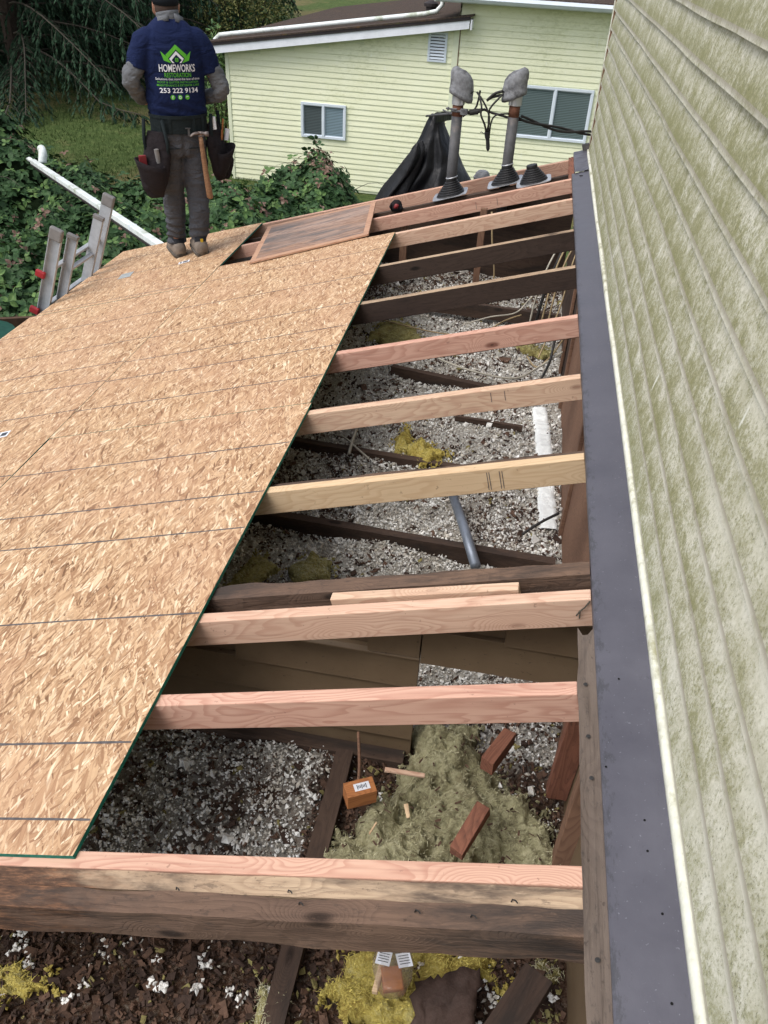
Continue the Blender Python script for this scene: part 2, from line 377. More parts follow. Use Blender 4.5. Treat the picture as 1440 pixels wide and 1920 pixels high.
# person ---------------------------------------------------------------
def cloth(name, col, sc=9, st=.5, var=.2, dist=.012):
    k = NT(name); v = k.obj()
    n = k.noise(k.mapr(v, sc=(1, 1, 1.7)), sc, 3, .55, .8)
    c = k.ramp(k.noise(v, 6, 4, .6), [(.3, tuple(a * (1 - var) for a in col)), (.7, col)])
    k.bump(k.ma('ADD', n, k.ma('MULTIPLY', k.noise(v, 260, 2), .06)), st, dist)
    return k.out(c, .9, 0, .12)
M['navy'] = cloth('navy_cotton', (.010, .017, .058), 7, .9, dist=.03)
M['greysl'] = cloth('grey_sleeve', (.135, .14, .15), 20, .8)
M['pants'] = cloth('charcoal_work_trousers', (.078, .081, .092), 9, 1.0, dist=.035)
M['skin'] = plain('skin', (.36, .175, .115), .55, var=.12, scale=20, bump=.05)
M['hair'] = plain('hair', (.07, .045, .035), .9, var=.3, scale=60, bump=.5)
M['capm'] = cloth('cap_cloth', (.014, .017, .022), 10, .2)
M['belt'] = cloth('tool_belt_webbing', (.016, .022, .024), 30, .4)
M['pouch'] = cloth('tool_pouch_leather', (.022, .018, .020), 14, .7)
M['pouchred'] = plain('dark_red_tool', (.20, .022, .025), .5)
M['shoe'] = plain('shoe_tan', (.20, .165, .135), .8, var=.3, scale=30)
M['sole'] = plain('shoe_sole', (.10, .085, .07), .85, var=.4, scale=30)
M['sock'] = plain('shoe_black', (.012, .013, .017), .85)
M['yellow'] = plain('yellow_tab', (.65, .42, .03), .6, bump=0)
M['hickory'] = wood('hammer_handle_wood', (.30, .165, .09), (.24, .13, .07), (.14, .07, .04), knots=False, rough=.6)
M['hsteel'] = plain('hammer_steel', (.20, .17, .16), .5, metal=.5, dirt=(.12, .07, .05))
M['prgreen'] = plain('print_green', (.10, .42, .03), .7, bump=0, var=.05)
M['prwhite'] = plain('print_white', (.75, .77, .82), .7, bump=0, var=.04)

# ------------------------------------------------------------------ mesh helpers
def fbm(p, s=1.0, o=4): return noise.fractal(Vector(p) * s, 1.0, 2.0, o)
class MB:
    def __init__(s): s.v = []; s.f = []; s.mi = []; s.cur = 0
    def add(s, vs, fs, mi=None):
        b = len(s.v); s.v.extend([Vector(p) for p in vs]); mi = s.cur if mi is None else mi
        for f in fs: s.f.append(tuple(i + b for i in f)); s.mi.append(mi)
    def box(s, c, size, rot=None, mi=None, jit=0.0):
        rot = rot or Matrix.Identity(3); hx, hy, hz = [a / 2 for a in size]
        vs = [Vector(c) + rot @ Vector((x * hx + random.uniform(-jit, jit), y * hy + random.uniform(-jit, jit), z * hz + random.uniform(-jit, jit)))
              for x in (-1, 1) for y in (-1, 1) for z in (-1, 1)]
        s.add(vs, [(0, 1, 3, 2), (4, 6, 7, 5), (0, 4, 5, 1), (2, 3, 7, 6), (0, 2, 6, 4), (1, 5, 7, 3)], mi)
    def ring(s, pts_list, close=True, cap=True, mi=None):
        n = len(pts_list[0]); vs = [p for r in pts_list for p in r]; fs = []
        for i in range(len(pts_list) - 1):
            for j in range(n if close else n - 1):
                a = i * n + j; b = i * n + (j + 1) % n
                fs.append((a, b, b + n, a + n))
        if cap and close:
            fs.append(tuple(range(n))[::-1]); fs.append(tuple(range((len(pts_list) - 1) * n, len(pts_list) * n)))
        s.add(vs, fs, mi)
    def tube(s, path, r, n=8, mi=None, cap=True, sub=0):
        P = [Vector(p) for p in path]; rr = list(r) if hasattr(r, '__len__') else [r] * len(P)
        if sub:
            Q = []; q2 = []
            for i in range(len(P) - 1):
                p0 = P[max(i - 1, 0)]; p1 = P[i]; p2 = P[i + 1]; p3 = P[min(i + 2, len(P) - 1)]
                for k in range(sub):
                    t = k / sub
                    Q.append(.5 * ((2 * p1) + (p2 - p0) * t + (2 * p0 - 5 * p1 + 4 * p2 - p3) * t * t + (3 * p1 - p0 - 3 * p2 + p3) * t ** 3))
                    q2.append(rr[i] * (1 - t) + rr[i + 1] * t)
            Q.append(P[-1]); q2.append(rr[-1]); P = Q; rr = q2
        up = None; rings = []
        for i, p in enumerate(P):
            d = (P[min(i + 1, len(P) - 1)] - P[max(i - 1, 0)])
            if d.length < 1e-9: d = Vector((0, 0, 1))
            d.normalize()
            if up is None:
                up = d.orthogonal().normalized()
            up = (up - up.dot(d) * d)
            up = up.normalized() if up.length > 1e-6 else d.orthogonal().normalized()
            sd_ = d.cross(up)
            rings.append([p + (up * math.cos(2 * math.pi * j / n) + sd_ * math.sin(2 * math.pi * j / n)) * rr[i] for j in range(n)])
        s.ring(rings, True, cap, mi)
    def loft(s, secs, n=20, mi=None, cap=True, p=2.0):
        """secs: (centre, xdir*a, ydir*b) ellipses"""
        rings = []
        for c, ax, by in secs:
            c = Vector(c); ax = Vector(ax); by = Vector(by); r = []
            for j in range(n):
                t = 2 * math.pi * j / n; co, si = math.cos(t), math.sin(t)
                e = 2.0 / p
                r.append(c + ax * math.copysign(abs(co) ** e, co) + by * math.copysign(abs(si) ** e, si))
            rings.append(r)
        s.ring(rings, True, cap, mi)
    def sphere(s, c, r, n=12, m=8, mi=None):
        rx, ry, rz = r if hasattr(r, '__len__') else (r, r, r)
        rings = []
        for i in range(1, m):
            a = math.pi * i / m
            rings.append([Vector(c) + Vector((rx * math.sin(a) * math.cos(2 * math.pi * j / n), ry * math.sin(a) * math.sin(2 * math.pi * j / n), -rz * math.cos(a))) for j in range(n)])
        s.ring(rings, True, True, mi)
    def lathe(s, prof, c=(0, 0, 0), n=24, M3=None, mi=None):
        M3 = M3 or Matrix.Identity(3)
        s.ring([[Vector(c) + M3 @ Vector((r * math.cos(2 * math.pi * j / n), r * math.sin(2 * math.pi * j / n), z)) for j in range(n)] for r, z in prof], True, True, mi)
    def build(s, name, mats, parent=None, mw=None, smooth=False, bevel=0.0, fix=True):
        """vertices are in world space unless mw (object matrix) is given: then they are local to it"""
        me = bpy.data.meshes.new(name); me.from_pydata([tuple(p) for p in s.v], [], s.f)
        if not isinstance(mats, (list, tuple)): mats = [mats]
        for m in mats: me.materials.append(m)
        me.polygons.foreach_set('material_index', s.mi)
        if smooth: me.polygons.foreach_set('use_smooth', [True] * len(s.f))
        if fix and len(s.f) < 60000:
            bm = bmesh.new(); bm.from_mesh(me); bmesh.ops.recalc_face_normals(bm, faces=bm.faces)
            bm.to_mesh(me); bm.free()
        o = bpy.data.objects.new(name, me); COL.objects.link(o)
        pw = W(parent) if parent else Matrix.Identity(4)
        if mw is not None:
            if parent: o.parent = parent; o.matrix_basis = pw.inverted() @ mw
            else: o.matrix_basis = mw
            WM[o.name] = mw.copy()
        elif parent:
            o.parent = parent; me.transform(pw.inverted()); WM[o.name] = pw.copy()
        else: WM[o.name] = Matrix.Identity(4)
        if bevel:
            b = o.modifiers.new('b', 'BEVEL'); b.width = bevel; b.segments = 2; b.limit_method = 'ANGLE'
        return o
WM = {}
def W(o): return WM[o.name]
def tag(o, label=None, cat=None, group=None, kind=None):
    if label: o['label'] = label
    if cat: o['category'] = cat
    if group: o['group'] = group
    if kind: o['kind'] = kind
    return o
def thing(name, loc, label, cat, group=None, rz=0):
    o = bpy.data.objects.new(name, None); COL.objects.link(o); o.empty_display_size = .1
    mw = Matrix.Translation(loc) @ Matrix.Rotation(rz, 4, 'Z'); o.matrix_basis = mw; WM[o.name] = mw
    return tag(o, label, cat, group)
def frame(o, x, z):
    x = Vector(x).normalized(); z = Vector(z); z = (z - z.dot(x) * x).normalized(); y = z.cross(x)
    m = Matrix((x, y, z)).transposed().to_4x4(); m.translation = o
    return m
def board(name, p0, p1, wid, hgt, mat, parent=None, up=(0, 0, 1), rough=0.0, bevel=.0025, mats=None, topmi=None, seg=None, ends=0.0):
    """box from p0 to p1 (centre of its top face), width wid, height hgt downward; local X along it"""
    p0 = Vector(p0); p1 = Vector(p1); L = (p1 - p0).length
    mw = frame(p0, p1 - p0, up); b = MB()
    if rough or seg:
        n = seg or max(2, int(L / .02)); sd0 = random.uniform(0, 90)
        ny, nz = 4, 4
        prof = [(-.5, 0), (-.25, 0), (0, 0), (.25, 0), (.5, 0), (.5, -.33), (.5, -.66), (.5, -1), (.25, -1), (0, -1), (-.25, -1), (-.5, -1), (-.5, -.66), (-.5, -.33)]
        rings = []
        for i in range(n + 1):
            x = L * i / n; r = []
            for (a, c) in prof:
                q = Vector((x, a * wid, c * hgt))
                d = fbm((x * 7 + sd0, a * 3, c * 3), 1.0, 5) * rough
                d2 = fbm((x * 2.2 + sd0, 5 + a, c), 1.0, 3) * rough
                dd = Vector((0, a * 2 * (d + d2), (c + .5) * 2 * (d * .8 + d2)))
                if i in (0, n): dd.x += (1 if i else -1) * (fbm((a * 9 + sd0, c * 9, x), 1.0, 3) * ends)
                r.append(q + dd)
            rings.append(r)
        b.ring(rings)
        if topmi is not None:
            m = len(prof)
            for fi in range(len(b.f) - 2):
                if fi % m < 4: b.mi[fi] = topmi
        return b.build(name, mats or mat, parent, mw)
    b.box((L / 2, 0, -hgt / 2), (L, wid, hgt))
    if topmi is not None: b.mi[5] = topmi; b.mi = [topmi if i == 5 else 0 for i in range(6)]
    return b.build(name, mats or mat, parent, mw, bevel=bevel)

# roof plane ----------------------------------------------------------
SL = .292; AL = math.atan(SL); CA, SA = math.cos(AL), math.sin(AL)
NRM = Vector((-SA, 0, CA))
def RP(x, y, off=0.0): return Vector((x, y, SL * x - 1.38)) + NRM * off

# ------------------------------------------------------------------ ground
def gz(x, y): return -4.5 + max(0, y - 28) * .03 + .05 * fbm((x, y, 0), .4, 3)
g = MB(); xs = [-700, -300, -120, -60] + [-40 + i * 1.0 for i in range(71)] + [60, 120, 300, 700]
ys = [-300, -60, -20] + [-8 + i * 1.0 for i in range(80)] + [90, 130, 250, 900]
for y in ys:
    for x in xs: g.v.append(Vector((x, y, gz(x, y) if y < 200 else -4.5 + (172 * .03))))
nx = len(xs)
for j in range(len(ys) - 1):
    for i in range(nx - 1):
        a = j * nx + i; g.f.append((a, a + 1, a + nx + 1, a + nx)); g.mi.append(0)
tag(g.build('lawn', M['lawn'], smooth=True), kind='structure')
g = MB(); rg = random.Random(3)
for i in range(52000):
    y = 12.0 + 16 * rg.random() ** 1.25; x = rg.uniform(-17 if y > 14 else -12, -4.2)
    h = rg.uniform(.05, .11); a = rg.uniform(0, 6.28); wv = .008; dx, dy = math.cos(a) * wv, math.sin(a) * wv
    z = gz(x, y) - .01; lx, ly = rg.gauss(0, .04), rg.gauss(0, .04)
    g.v += [Vector((x - dx, y - dy, z)), Vector((x + dx, y + dy, z)), Vector((x + lx, y + ly, z + h))]; g.f.append((3 * i, 3 * i + 1, 3 * i + 2)); g.mi.append(0)
tag(g.build('grass', M['blade'], fix=False), 'short green grass growing on the lawn behind the bramble hedge', 'grass', kind='stuff')

# ------------------------------------------------------------------ own house (right)
XW = .435; YE = 6.45
house = thing('house', (XW, YE, -4.5), 'mossy pale lap-sided house wall rising along the right of the opened roof', 'house')
def lap(mb, frm, to, z0, n, ex, depth, along, mi=0, seg=1, wav=0.0, clip=None):
    """lap siding: along(u, out, z) -> point"""
    for k in range(n):
        zb = z0 + k * ex; zt = zb + ex
        prof = [(-.002, zb + .001), (depth, zb), (depth * .97, zb + ex * .06), (depth * .72, zb + ex * .38), (depth * .25, zb + ex * .8), (0, zt)]
        us = [frm + (to - frm) * i / seg for i in range(seg + 1)]
        rows = []
        for u in us:
            rows.append([along(u, o + (wav * fbm((u * 1.4, zb * 9, 3), 1, 2) * (o > 0) if wav else 0), z + (wav * 1.2 * fbm((u * .9, k * 3.3, 7), 1, 2) if wav and 0 < i_ < 3 else 0)) for i_, (o, z) in enumerate(prof)])
        mb.ring(rows, False, False, mi)
b = MB()
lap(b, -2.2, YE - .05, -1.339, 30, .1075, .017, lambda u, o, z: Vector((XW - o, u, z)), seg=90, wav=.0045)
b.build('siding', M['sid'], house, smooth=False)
b = MB(); b.box((XW + 3.03, 2.1, -1.3), (6.0, 8.62, 6.4)); b.build('wall', M['creamtrim'], house)
b = MB(); b.box((XW - .007, YE - .022, -.3), (.028, .05, 4.2)); b.build('corner_trim', M['creamtrim'], house, bevel=.003)
b = MB(); b.box((XW - .009, YE - .062, -.3), (.014, .012, 4.1)); b.build('corner_channel', M['stud'], house)
# lower channel (white bead along the foot of the siding)
b = MB(); pth = []
for i in range(80):
    y = -2.2 + (YE + 2.2) * i / 79
    pth.append((XW - .013 + .0015 * fbm((y, 0, 0), 1.3, 2), y, -1.335 + .094 + .003 * fbm((y, 4, 0), 1, 2)))
cz_ = []
pr = [(.0, .016), (-.012, .015), (-.015, .004), (-.013, -.014), (.0, -.016)]
b.ring([[Vector(p) + Vector((dx, 0, dz)) for dx, dz in pr] for p in pth])
b.build('starter_channel', M['creamtrim'], house, smooth=True)

# addition under the roof: walls, ceiling deck of the attic
add_ = thing('low_addition', (-1.3, 3.2, -4.5), 'low lean-to addition below the torn open roof, its attic floor showing between rafters', 'building')
b = MB()
b.box((-2.98, 2.9, -3.42), (.10, 6.9, 2.15)); b.build('outer_wall', M['brownfence'], add_)
b = MB(); b.box((-1.3, 6.40, -3.55), (3.26, .10, 1.9)); b.build('end_wall', M['brownfence'], add_)
b = MB()
zt = lambda x: SL * x - 1.38 - .15
b.ring([[Vector((x, 6.17, -2.3)), Vector((x, 6.23, -2.3)), Vector((x, 6.23, max(-2.29, zt(x)))), Vector((x, 6.17, max(-2.29, zt(x))))] for x in (-2.6, .38)])
b.build('gable_sheathing', M['old'], add_)
b = MB(); b.box((-1.3, -.42, -3.2), (3.4, .10, 2.4)); b.build('front_wall', M['brownfence'], add_)
# fascia and soffit at the eave
b = MB(); b.box((-3.235, 3.4, -2.44), (.03, 5.9, .13)); b.build('fascia', M['brownfence'], add_, bevel=.003)
# stud wall below the flashing (brown boards)
b = MB(); b.box((.395, 2.95, -1.80), (.03, 2.52, .72)); b.build('knee_wall_board', M['stud'], add_)
b = MB(); b.box((.40, 5.1, -1.80), (.03, 1.75, .72)); b.build('knee_wall_board', M['old'], add_)
for y in (1.74, 2.92, 4.15, 4.6):
    b = MB(); b.box((.372, y, -1.80), (.016, .05, .70)); b.build('knee_wall_stud', M['stud'], add_, bevel=.002)
b = MB(); b.box((.40, .65, -1.83), (.03, 1.85, .62)); b.build('knee_wall_board', M['brownsid'], add_)
# deck under the litter
def fz(x, y): return -2.14 + .03 * fbm((x, y, 2), 2.3, 4) + .012 * fbm((x, y, 9), 14, 4)
b = MB(); NX, NY = 200, 330
for j in range(NY + 1):
    for i in range(NX + 1):
        x = -2.25 + (2.635) * i / NX; y = -.38 + 6.58 * j / NY
        b.v.append(Vector((x, y, fz(x, y))))
for j in range(NY):
    for i in range(NX):
        a = j * (NX + 1) + i; b.f.append((a, a + 1, a + NX + 2, a + NX + 1)); b.mi.append(0)
b.build('attic_floor', M['litter'], add_, smooth=True, fix=False)
b = MB(); b.box((-1.05, 2.95, -2.30), (2.86, 6.8, .06)); b.build('ceiling', M['old'], add_)

# brown lap siding partition at y = 1.62
b = MB(); YS = 1.62
def clapboards(mb, x0, x1, z0, z1):
    ex = .118; n = int(math.ceil((z1 - z0) / ex))
    for k in range(n):
        zb = z0 + k * ex; zt = min(zb + ex, z1)
        rows = []
        if (zt + 1.50) / SL > x1 - .05: continue
        for x in (max(x0, (zt + 1.50) / SL), x1):
            ztop = min(zt, SL * x - 1.38 - .1) if False else zt
            rows.append([Vector((x, YS + .02, zb)), Vector((x, YS - .012, zb)), Vector((x, YS - .011, zb + .006)), Vector((x, YS + .002, ztop)), Vector((x, YS + .02, ztop))])
        mb.ring(rows, True, True)
part = thing('partition', (-.1, YS, -2.15), 'old brown painted clapboard partition crossing the attic below the rough old rafter', 'partition wall')
# left leaf reaches the floor, right leaf ends above the opening
clapboards(b, -1.9, -.105, -2.165, -1.68)
b.build('clapboard', M['brownsid'], part, bevel=.0015)
b = MB()
clapboards(b, -.103, .375, -1.70, -1.45)
b.build('clapboard', M['brownsid'], part, bevel=.0015)
b = MB(); clapboards(b, -.9, -.107, -1.68, -1.575); b.build('clapboard', M['brownsid'], part)
b = MB(); zr = lambda x: SL * x - 1.38 - .125
b.ring([[Vector((x, YS + .021, z0)), Vector((x, YS + .035, z0)), Vector((x, YS + .035, zr(x))), Vector((x, YS + .021, zr(x)))] for x, z0 in ((-2.1, -2.16), (-.112, -2.16))])
b.ring([[Vector((x, YS + .021, z0)), Vector((x, YS + .035, z0)), Vector((x, YS + .035, zr(x))), Vector((x, YS + .021, zr(x)))] for x, z0 in ((-.111, -1.69), (.375, -1.69))])
b.build('sheathing', M['brownsid'], part)
b = MB(); b.box((-1.0, YS - .03, -2.135), (1.76, .05, .05)); b.build('sill', M['old'], part, bevel=.003)

# ------------------------------------------------------------------ flashing
def flash_piece(y0, y1, label, xl=.302, crumple=0.0):
    b = MB(); n = max(6, int((y1 - y0) / .03)); rings = []
    mw = Matrix.Translation((.365, (y0 + y1) / 2, 0))
    for i in range(n + 1):
        y = y0 + (y1 - y0) * i / n; r = []
        wob = .0016 * fbm((y * 1.1, 3, 0), 1, 2)
        for x, dz in ((xl + .002, -.024), (xl, -.002), (xl + .004, .001), (.33, .002), (.36, .003), (.39, .003), (.417, .002), (.423, .006), (.4245, .016)):
            c = crumple * fbm((x * 9, y * 6, 1), 1, 3)
            r.append(Vector((x - .365 + wob * (x < .35), y - (y0 + y1) / 2, SL * x - 1.38 + .010 + dz + .0025 * fbm((x * 3, y * 1.6, 5), 1, 2) + c)))
        rings.append(r)
    b.ring(rings, False, False)
    o = b.build('flashing', M['flash'], None, mw, smooth=False)
    m = o.modifiers.new('s', 'SOLIDIFY'); m.thickness = .0012
    return tag(o, label, 'flashing', 'dark metal flashing strips along the wall')
fl1 = flash_piece(-1.2, 2.714, 'longest slate grey metal flashing strip, nearest the camera along the wall foot')
fl2 = flash_piece(2.69, 5.84, 'slate grey metal flashing strip beyond the lap joint, water stained along its edge')
fl2.location.z -= .0016
fl3 = flash_piece(5.82, 6.42, 'short crumpled end of the grey flashing by the far house corner', xl=.318, crumple=.012)
fl3.location.z += .012
for (x, y) in ((.348, 1.245), (.313, 1.02), (.372, .905), (.372, .845), (.385, .735), (.386, .43), (.385, .60)):
    b = MB(); b.lathe([(.0022, 0), (.0022, .0008)], RP(x, y, .0135), 8, Matrix.Rotation(-AL, 3, 'Y')); 
    b.build('nail_hole', M['hole'], fl1)
b = MB(); b.loft([(RP(.368, 5.72, .012), (.019, 0, 0), (0, .010, 0)), (RP(.368, 5.72, .0145), (.019, 0, 0), (0, .010, 0))], 14); b.build('pipe_hole', M['hole'], fl2)
# small grey bracket standing at the far end
t = MB(); t.box(RP(.41, 6.40, .035), (.05, .03, .07), Matrix.Rotation(-AL, 3, 'Y')); t.box(RP(.40, 6.38, .012), (.09, .05, .006), Matrix.Rotation(-AL, 3, 'Y'))
tag(t.build('metal_bracket', M['steel'], bevel=.003), 'small bent grey metal tab sticking up at the far end of the flashing', 'bracket')

# rough ledger boards
bd = board('ledger_board', RP(.292, -.9, .001), RP(.289, 1.405, .001), .05, .12, M['oldgrey'], rough=.004, ends=.05, up=NRM)
tag(bd, 'splintered grey ledger board with a ragged end, beside the near flashing', 'board')
bd2 = board('ledger_board', RP(.322, 1.35, -.004), RP(.318, 5.75, -.004), .03, .14, M['old'], rough=.003, up=NRM)
tag(bd2, 'thin dark ledger board hidden under the flashing edge where rafters end', 'board')
bd3 = board('ledger_board', RP(.300, 5.75, -.003), RP(.305, 6.36, .004), .035, .12, M['oldred'], rough=.008, ends=.03, up=NRM)
tag(bd3, 'rotten reddish ledger end at the far corner of the roof', 'board')
for nm, (x, y) in {'a': (.285, .66), 'b': (.281, 1.24), 'c': (.283, 1.10), 'd': (.286, 1.0)}.items():
    b = MB(); b.lathe([(.004, 0), (.0045, .001), (.0005, .0015)], RP(x, y, .0055), 10, Matrix.Rotation(-AL, 3, 'Y')); b.build('nail', M['cable'], bd)

# ------------------------------------------------------------------ rafters
def rafter(yfar, mat, label, cat='rafter', group='new rafters', xr=.300, xl=-3.2, w=.038, h=.089, off=0.0, rough=0.0, mats=None, topmi=None, skew=0.0, name='rafter', ends=0.0):
    o = board(name, RP(xl, yfar - w / 2 + skew, off), RP(xr, yfar - w / 2, off), w, h, mat, rough=rough, up=NRM, mats=mats, topmi=topmi, ends=ends)
    return tag(o, label, cat, group)
NR = 'new pinkish rafters across the opening'; OR = 'old dark rafters'
rim = rafter(6.333, M['pink'], 'outermost rim rafter at the far gable edge, behind the pipe boots', group=NR, h=.14, name='rim_rafter')
dk0 = rafter(6.02, M['old'], 'old dark rafter carrying the two mast boots next to the rim', group=OR, off=-.028, rough=.002)
r1 = rafter(5.765, M['pink'], 'new pink rafter under the loose rubber boot and old plywood', group=NR)
r2 = rafter(5.26, M['pinkpale'], 'pink rafter with yellowish top at the far corner of the chipboard', group=NR)
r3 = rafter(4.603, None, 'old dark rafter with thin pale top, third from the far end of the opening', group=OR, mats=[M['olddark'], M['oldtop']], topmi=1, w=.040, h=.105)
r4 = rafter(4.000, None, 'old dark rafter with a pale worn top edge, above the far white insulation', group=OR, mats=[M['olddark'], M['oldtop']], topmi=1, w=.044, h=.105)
r5 = rafter(3.360, M['pink'], 'pink rafter with three black pencil ticks and a split end', group=NR, skew=.012)
r6 = rafter(2.778, M['pinkpale'], 'pink rafter with a knot and cream top, second beyond the tan one', group=NR)
r7 = rafter(2.213, M['tan'], 'yellowish tan rafter with pencil lines and one big knot', group=NR)
r8 = rafter(1.676, None, 'rough old rafter with splintered top, no paint, spanning above the partition', group=OR, mats=[M['oldmid'], M['oldmid']], w=.055, h=.12, rough=.006, off=-.004)
r9 = rafter(1.560, M['pinkpale'], 'new pink rafter just in front of the rough old rafter and short block', group=NR)
r10 = rafter(1.256, M['pink'], 'bright pink rafter with twin knots ending at the ledger, above the wool pile', group=NR, xr=.264)
r11 = rafter(.823, M['pink'], 'pink rafter under the near chipboard edge, first of the three joined ones', group=NR, xr=.272)
r12 = rafter(.783, M['oldtoprot'], 'weathered honey coloured old rafter sandwiched between the pink and dark ones', group=OR, xr=.271, off=-.003, rough=.0022)
r13 = rafter(.7425, M['oldmidrot'], 'nearest rafter, mottled dark brown and rotten at its left end', group=OR, xr=.272, w=.044, off=-.001, rough=.0042)
# old sistered stubs beside new rafters
for y, lab in ((3.41, 'dark old rafter running beside the pink pencil-ticked one'), (2.826, 'dark old rafter running beside the knotty cream-topped one'), (2.262, 'dark old rafter running beside the tan one')):
    rafter(y, M['oldmid'], lab, group=OR, off=-.022, rough=.002, w=.036, xr=.33)
blk = board('blocking', RP(-.361, 1.594, .004), RP(.130, 1.586, .004), .030, .05, M['pinkpale'], up=NRM)
tag(blk, 'short pink offcut lying between the rough old rafter and new pink rafter', 'offcut')
def ticks(ro, y, xs, z0=.012, z1=.078):
    for x in xs:
        b = MB(); c = RP(x, y - .0385, -(z0 + z1) / 2)
        b.box(c + Vector((0, -.0004, 0)), (.0022, .0006, z1 - z0), Matrix.Rotation(-AL + .03, 3, 'Y')); b.build('pencil_mark', M['ink'], ro)
ticks(r7, 2.213, (.005, .012, .044, .052)); ticks(r5, 3.366, (-.36, -.19, .0), .02, .07); ticks(r6, 2.778, (-.02, .03), .01, .05)
ticks(r1, 5.765, (-.18, -.32), .02, .07)
b = MB(); c = RP(.285, 1.5215, -.025)
b.tube([RP(.297, 1.519, -.005), RP(.283, 1.516, -.022), RP(.272, 1.514, -.030), RP(.262, 1.515, -.045)], .0022, 5); b.tube([RP(.272, 1.514, -.030), RP(.268, 1.512, -.052)], .0018, 5)
tag(b.build('twig', M['twig']), 'tiny dry twig caught on the right end of the pink rafter', 'twig')
# bent nails on the near old rafters
for i, (x, y) in enumerate(((-.247, .752), (-.01, .726), (.085, .722), (.15, .752), (-.22, .73), (-.47, .748))):
    b = MB(); p = RP(x, y, 0); b.tube([p, p + Vector((.001, 0, .008)), p + Vector((.006, -.003, .012)), p + Vector((.010, -.006, .010))], .0013, 5)
    tag(b.build('nail', M['cable']), ('bent nail in the left half of the honey coloured old rafter', 'bent rusty nail near the middle of the nearest mottled rafter', 'rightmost bent nail of the nearest mottled rafter', 'bent nail near the right end of the honey coloured old rafter', 'bent nail on the nearest mottled rafter below the joist', 'leftmost bent nail, by the rotten part of the old rafter')[i], 'nail', 'bent nails in the near old rafters')

# ------------------------------------------------------------------ sheathing panels
def panel(x0, x1, y0, y1, label, lines=(), rot=.004):
    L = (x1 - x0) / CA
    mw = frame(RP(x0, y0, .0125), RP(x1, y0) - RP(x0, y0), NRM)
    b = MB(); b.box((L / 2, (y1 - y0) / 2, -.006), (L, y1 - y0, .0115)); b.mi = [1, 1, 1, 1, 0, 0]
    for p in b.v: p.x -= rot * p.y                      # the sheets were laid slightly askew and trimmed to the rafters
    o = b.build('osb_panel', [M['osb'], M['osbedge']], None, mw, bevel=.0008)
    tag(o, label, 'chipboard panel', 'chipboard roof panels')
    for yl in lines:
        if not (y0 + .02 < yl < y1 - .02): continue
        b = MB(); n = 60; sd_ = random.uniform(0, 50); wd = .0030
        rows = []
        for i in range(n + 1):
            xx = .004 + (L - .008) * i / n; yy = yl - y0 + .006 * fbm((xx * .8 + sd_, 0, 0), 1, 2) + (xx - L / 2) * .004
            ww = wd * (1 + .6 * fbm((xx * 30, sd_, 0), 1, 2))
            xx -= rot * yy; rows.append([Vector((xx, yy - ww, .00035)), Vector((xx, yy + ww, .00035)), Vector((xx, yy + ww, .0001)), Vector((xx, yy - ww, .0001))])
        b.ring(rows); b.build('chalk_line', M['ink'], o, mw)
    return o
LN = [.885, 1.091, 1.545, 1.953, 2.166, 2.50, 3.087, 3.41, 3.648, 3.973, 4.42, 4.9, 5.5, 6.0]
pA = panel(-1.937, -.720, .803, 2.822, 'pale chipboard panel nearest the camera, green right edge over the open rafters', LN)
pB = panel(-1.952, -.735, 2.825, 5.225, 'chipboard panel under the loose old plywood, its far green corner exposed', LN, .0203)
pC = panel(-3.21, -1.940, .60, 2.405, 'chipboard panel at the lower left edge of the picture', [y + .01 for y in LN])
pD = panel(-3.235, -1.947, 2.412, 4.845, 'middle eave chipboard panel below the ladder with red stripes', [y + .012 for y in LN], .0203)
pE = panel(-3.235, -1.997, 4.852, 6.310, 'far chipboard panel the worker stands on', [y + .01 for y in LN], .0203)
for i, yy in enumerate((2.80, 2.845)):
    b = MB(); mw = frame(RP(-3.05, yy - .02, .0133), RP(1, 0) - RP(0, 0), NRM); b.box((.45, 0, 0.0006), (.8, .008, .0004)); b.build('red_stripe', M['inkred'], pD, mw)
def sticker(x, y, w_, h_, parent, rz=0, kind='paper'):
    mw = frame(RP(x, y, .0136), RP(1, 0) - RP(0, 0), NRM) @ Matrix.Rotation(rz, 4, 'Z')
    b = MB(); b.box((0, 0, 0), (w_, h_, .0006)); s_ = b.build('sticker', M['tape'] if kind == 'tape' else M['paper'], parent, mw)
    if kind != 'tape':
        b = MB(); b.box((.01, 0, .0005), (w_ * .45, h_ * .6, .0004)); b.box((-w_ * .3, 0, .0005), (w_ * .16, h_ * .7, .0004)); b.build('print', M['inkblk'], s_, mw)
sticker(-2.84, 5.48, .10, .13, pE, .2, 'tape'); sticker(-2.39, 5.535, .085, .055, pE, .3); sticker(-2.27, 2.935, .07, .06, pD, .2)

# loose old plywood
PO = Vector((-1.36, 5.60, 0)); pm = frame(RP(-1.345, 5.615, .031), Vector((CA, -.17 * 1, SA - .0)), NRM)
b = MB()
q = [RP(-1.895, 6.06, .030), RP(-1.735, 5.10, .030), RP(-.955, 5.235, .030), RP(-1.07, 6.13, .030)]
pmw = frame(q[1], q[2] - q[1], NRM); iq = pmw.inverted()
lo = [iq @ p for p in q]
def ply_slab(mb, pts, t, mi=0, z=0):
    n = len(pts); vs = [Vector((p.x, p.y, z)) for p in pts] + [Vector((p.x, p.y, z - t)) for p in pts]
    mb.add(vs, [tuple(range(n)), tuple(range(n, 2 * n))[::-1]] + [(i, i + n, (i + 1) % n + n, (i + 1) % n) for i in range(n)], mi)
ply_slab(b, lo, .012)
plyo = b.build('plywood_sheet', M['plyrim'], None, pmw, bevel=.001)
tag(plyo, 'weathered grey-brown plywood sheet lying loose across rafters and chipboard', 'plywood')
cen = sum(lo, Vector()) / 4
